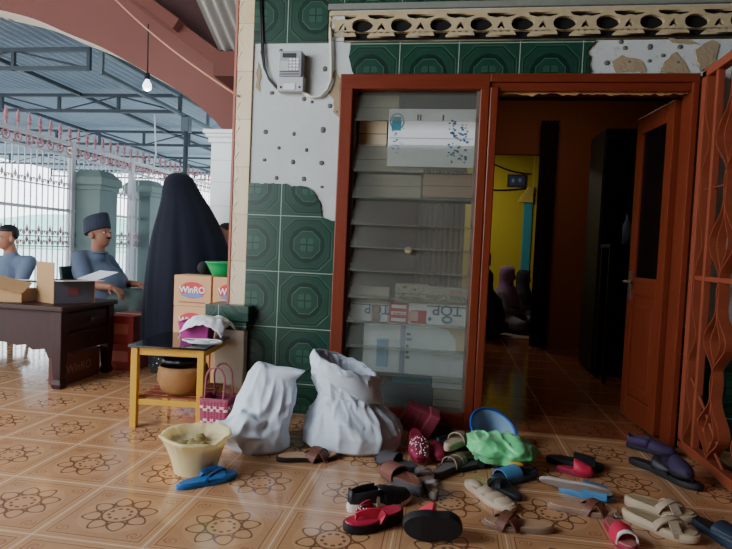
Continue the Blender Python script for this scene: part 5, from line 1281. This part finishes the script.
shoe('sandal', 'black strappy sandal behind the beige padded slipper', 'sandal', (521, 502), (489, 483), .085, .02, .016, BLK, BLK, BLKS, 'cross', sw=.022)
shoe('slipper', 'blue slipper under the green cloth', 'slipper', (537, 475), (492, 484), .098, .024, .022, SKY, NAV, SKY, 'slide', sw=.045)
shoe('slide_sandal', 'black slide resting behind the red shoe', 'sandal', (546, 461), (604, 471), .11, .028, .022, BLK, BLK, BLKS, 'slide', sw=.05)
shoe('shoe', 'red shoe half under the grey edged slipper', 'shoe', (560, 471), (590, 477), .07, .022, .02, MAR, RED, RED, 'clog', Lfix=.17)
shoe('slipper', 'pale grey soled slipper tipped on edge over the red shoe', 'slipper', (540, 480), (612, 496), .07, .014, .012, mat('pale_grey_sole', (156, 146, 140), .7), GRY, GRY, 'none', z=.042, tilt=(0, -.95), Lfix=.30)
shoe('slipper', 'blue rubber slipper with open toe in front of the red shoe', 'slipper', (558, 490), (614, 502), .098, .026, .022, SKY, BLUD, SKY, 'slide', sw=.05)
shoe('sandal', 'brown cross strap sandal left of the beige pair', 'sandal', (547, 507), (619, 517), .095, .02, .018, TAU, TAN, BRN, 'cross', sw=.034)
shoe('sandal', 'brown slip on sandal lying in front of the padded slipper', 'sandal', (554, 532), (482, 525), .095, .022, .018, TAU, TAN, BRN, 'cross', sw=.04, heel=.85)
shoe('slide_sandal', 'large beige cross strap sandal, nearer one of the beige pair', 'sandal', (622, 516), (700, 545), .108, .036, .028, BEI, OLV, BEID, 'cross', sw=.034, heel=.85, group='big beige pair')
shoe('slide_sandal', 'large beige cross strap sandal, farther one of the beige pair', 'sandal', (624, 503), (696, 524), .108, .036, .028, BEI, OLV, BEID, 'cross', sw=.034, heel=.85, side=-1, group='big beige pair')
def buckle(t, L, W, top, arc):
    arc(.80, .76, .018, .05, .005, 'pale_band', WHS); arc(.45, .5, .012, .045, .005, 'thin_strap', RED); MB().bx(W*.0-.01, .012, -.012-.02, .01-.02, top(0)+.048, top(0)+.054).build('buckle', mat('silver_stud', (214, 206, 206), .25, .8), t, bevel=.002)
shoe('sandal', 'red sandal with a pale buckled band at the bottom edge', 'sandal', (608, 524), (632, 554), .082, .024, .02, MAR, mat('rose_insole', (176, 104, 96), .7), RED, 'slide', sw=.03, extra=buckle, Lfix=.24)
shoe('shoe', 'purple slip on shoe at the foot of the open door', 'shoe', (664, 462), (690, 480), .09, .024, .02, BLK, PUR, PUR, 'clog', z=.05, tilt=(0, .1), Lfix=.24)
shoe('shoe', 'dark purple shoe behind, at the foot of the door leaf', 'shoe', (634, 448), (668, 456), .09, .024, .02, BLK, PUR, mat('deep_purple_fabric', (58, 42, 78), .7), 'closed', z=.002, Lfix=.25)
shoe('shoe', 'black shoe under the purple slip on', 'shoe', (634, 464), (678, 478), .09, .028, .022, BLK, BLK, BLKS, 'clog', z=.002, Lfix=.26)
shoe('flip_flop', 'black flip flop against the post of the grille gate', 'sandal', (653, 471), (700, 491), .10, .026, .022, BLK, BLK, BLKS, 'thong', sw=.035, Lfix=.27)
shoe('slipper', 'dark blue slipper cut off at the lower right corner', 'slipper', (706, 530), (738, 548), .10, .026, .022, mat('dark_blue_rubber', (36, 48, 66), .4), BLK, mat('dark_blue_rubber', (36, 48, 66), .4), 'slide', sw=.05, Lfix=.27)
# maroon bag leaning on the sill, blue bowl in the green cloth
q = fl(424, 440); bg = thing('handbag', 'small maroon bag with folded flap leaning on the window sill', 'bag', (q.x - .075, 3.06, .04), (.30, .40, .25))
BG = mat('maroon_bag_leather', (160, 62, 82), .6, 0, .14, 18)
MB().bx(-.085, .085, -.035, .035, 0, .155).build('bag_body', BG, bg, bevel=.012)
MB().bx(.035, .098, -.046, .046, -.004, .160).build('flap', mat('rose_bag_flap', (176, 74, 96), .55, 0, .1, 14), bg, bevel=.008)
rb = MB()
for k in range(3): rb.tube([(-.06 + .045*k, -.036, .01), (-.06 + .045*k, -.036, .145)], .0016, 5)
rb.build('stitching', mat('pale_stitch', (186, 106, 116), .7), bg)
def bowlpt(px, py, Y): return at(px, py, Y)
c_ = at(494, 430, 2.97); ax_ = Vector((.36, -.55, .75)).normalized()
bw = thing('blue_bowl', 'blue rimmed bowl with pale blue inside, tilted on the green cloth', 'bowl', c_); bw.rotation_mode = 'QUATERNION'; bw.rotation_quaternion = ax_.to_track_quat('Z', 'Y')
MB().lathe([(0, -.085), (.06, -.085), (.10, -.05), (.128, -.004), (.126, 0), (.118, -.004), (.092, -.045), (.055, -.075), (0, -.077)], 44, (0, 0, 0), 0, False, False).build('bowl_body', mat('pale_blue_enamel', (152, 186, 218), .25, 0, .05, 6), bw, smooth=True)
MB().tube([(.130*cos(2*pi*k/44), .130*sin(2*pi*k/44), .0) for k in range(44)], .007, 8, 0, True).build('rim', mat('blue_enamel_rim', (22, 84, 176), .3), bw, smooth=True)
g0 = at(502, 458, 2.76); GRN = mat('bright_green_satin', (108, 220, 142), .35, 0, .14, 10, .1, 30, .5, 0, 0, .3)
gc = thing('green_cloth', 'bright green shiny cloth bag wrapped under the blue bowl', 'cloth', (g0.x, g0.y, .028), (0, 0, .0))
b = MB(); b.ell((0, 0, .045), (.17, .11, .058), 130, 80)
nv = []
for v in b.v:
    d = Vector((v.x/.175, v.y/.115, (v.z-.055)/.075)); q = Vector((v.x*9 + v.z*6, v.y*9, v.z*9 - v.x*4))
    f = .30*sin(6*noise.noise(q*.5) + v.x*14) + .55*((1 - abs(noise.noise(q*1.5 + Vector((1, 5, 2)))))**2.5 - .45) + .12*((1 - abs(noise.noise(q*3.1 + Vector((2, 1, 7)))))**3 - .4)
    w = v + Vector((d.x*.05, d.y*.045, max(0, d.z)*.06))*f
    w.z += -.20*w.x*max(0, min(1, w.z/.06)) + .02
    w.z -= .02 if w.z < .03 else 0
    if w.z < .02: w.z = max(0, w.z)
    nv.append(w)
b.v = nv; b.build('cloth_body', GRN, gc, smooth=True)
MB().ell((.055, -.118, .030), (.035, .012, .012), 14, 8).build('orange_print', mat('orange_print', (214, 160, 60), .6), gc, smooth=True)
# ================================================================ light
W_ = bpy.data.worlds.new('overcast_sky'); S.world = W_; W_.use_nodes = True; nt = W_.node_tree; E.nt = nt
bgn = nt.nodes['Background']; tc = nt.nodes.new('ShaderNodeTexCoord'); sp = nt.nodes.new('ShaderNodeSeparateXYZ'); nt.links.new(tc.outputs['Generated'], sp.inputs[0])
gz = E(sp.outputs[2]); nt.links.new(mixc(nt, E.op('MINIMUM', gz.mx(0)*1.6, 1), (.92, .97, 1.0, 1), (.74, .87, 1.0, 1)), bgn.inputs['Color']); bgn.inputs['Strength'].default_value = 4.0
def area(name, loc, target, sx, sy, e, col):
    l = bpy.data.lights.new(name, 'AREA'); l.shape = 'RECTANGLE'; l.size = sx; l.size_y = sy; l.energy = e; l.color = col
    o = bpy.data.objects.new(name, l); COL.objects.link(o); o.location = loc; d = Vector(target) - Vector(loc); o.rotation_euler = d.to_track_quat('-Z', 'Y').to_euler(); return o
area('back_room_fill', (-.2, 8.2, 2.6), (-.2, 8.6, 0), .8, .8, 16, (1, .93, .75))  # added unseen source that lights the yellow back room
area('open_side_fill', (-3.6, .3, 2.5), (-.6, 3.2, .5), 1.6, 1.2, 85, (.86, .94, 1))  # added area lamp strengthening the daylight from the open left side
area('front_room_fill', (.8, 5.2, 2.7), (.9, 6.0, 0), .5, .5, 3.5, (1, .86, .7))  # added source to lift the brown inner wall, no known fixture
S.view_settings.view_transform = 'AgX'; S.view_settings.look = 'None'; S.view_settings.exposure = 0.5; S.view_settings.gamma = 1
S.cycles.use_denoising = True; S.cycles.max_bounces = 8; S.cycles.diffuse_bounces = 4; S.cycles.glossy_bounces = 4; S.cycles.transmission_bounces = 6; S.cycles.transparent_max_bounces = 16; S.cycles.sample_clamp_indirect = 6; S.cycles.caustics_reflective = False; S.cycles.caustics_refractive = False
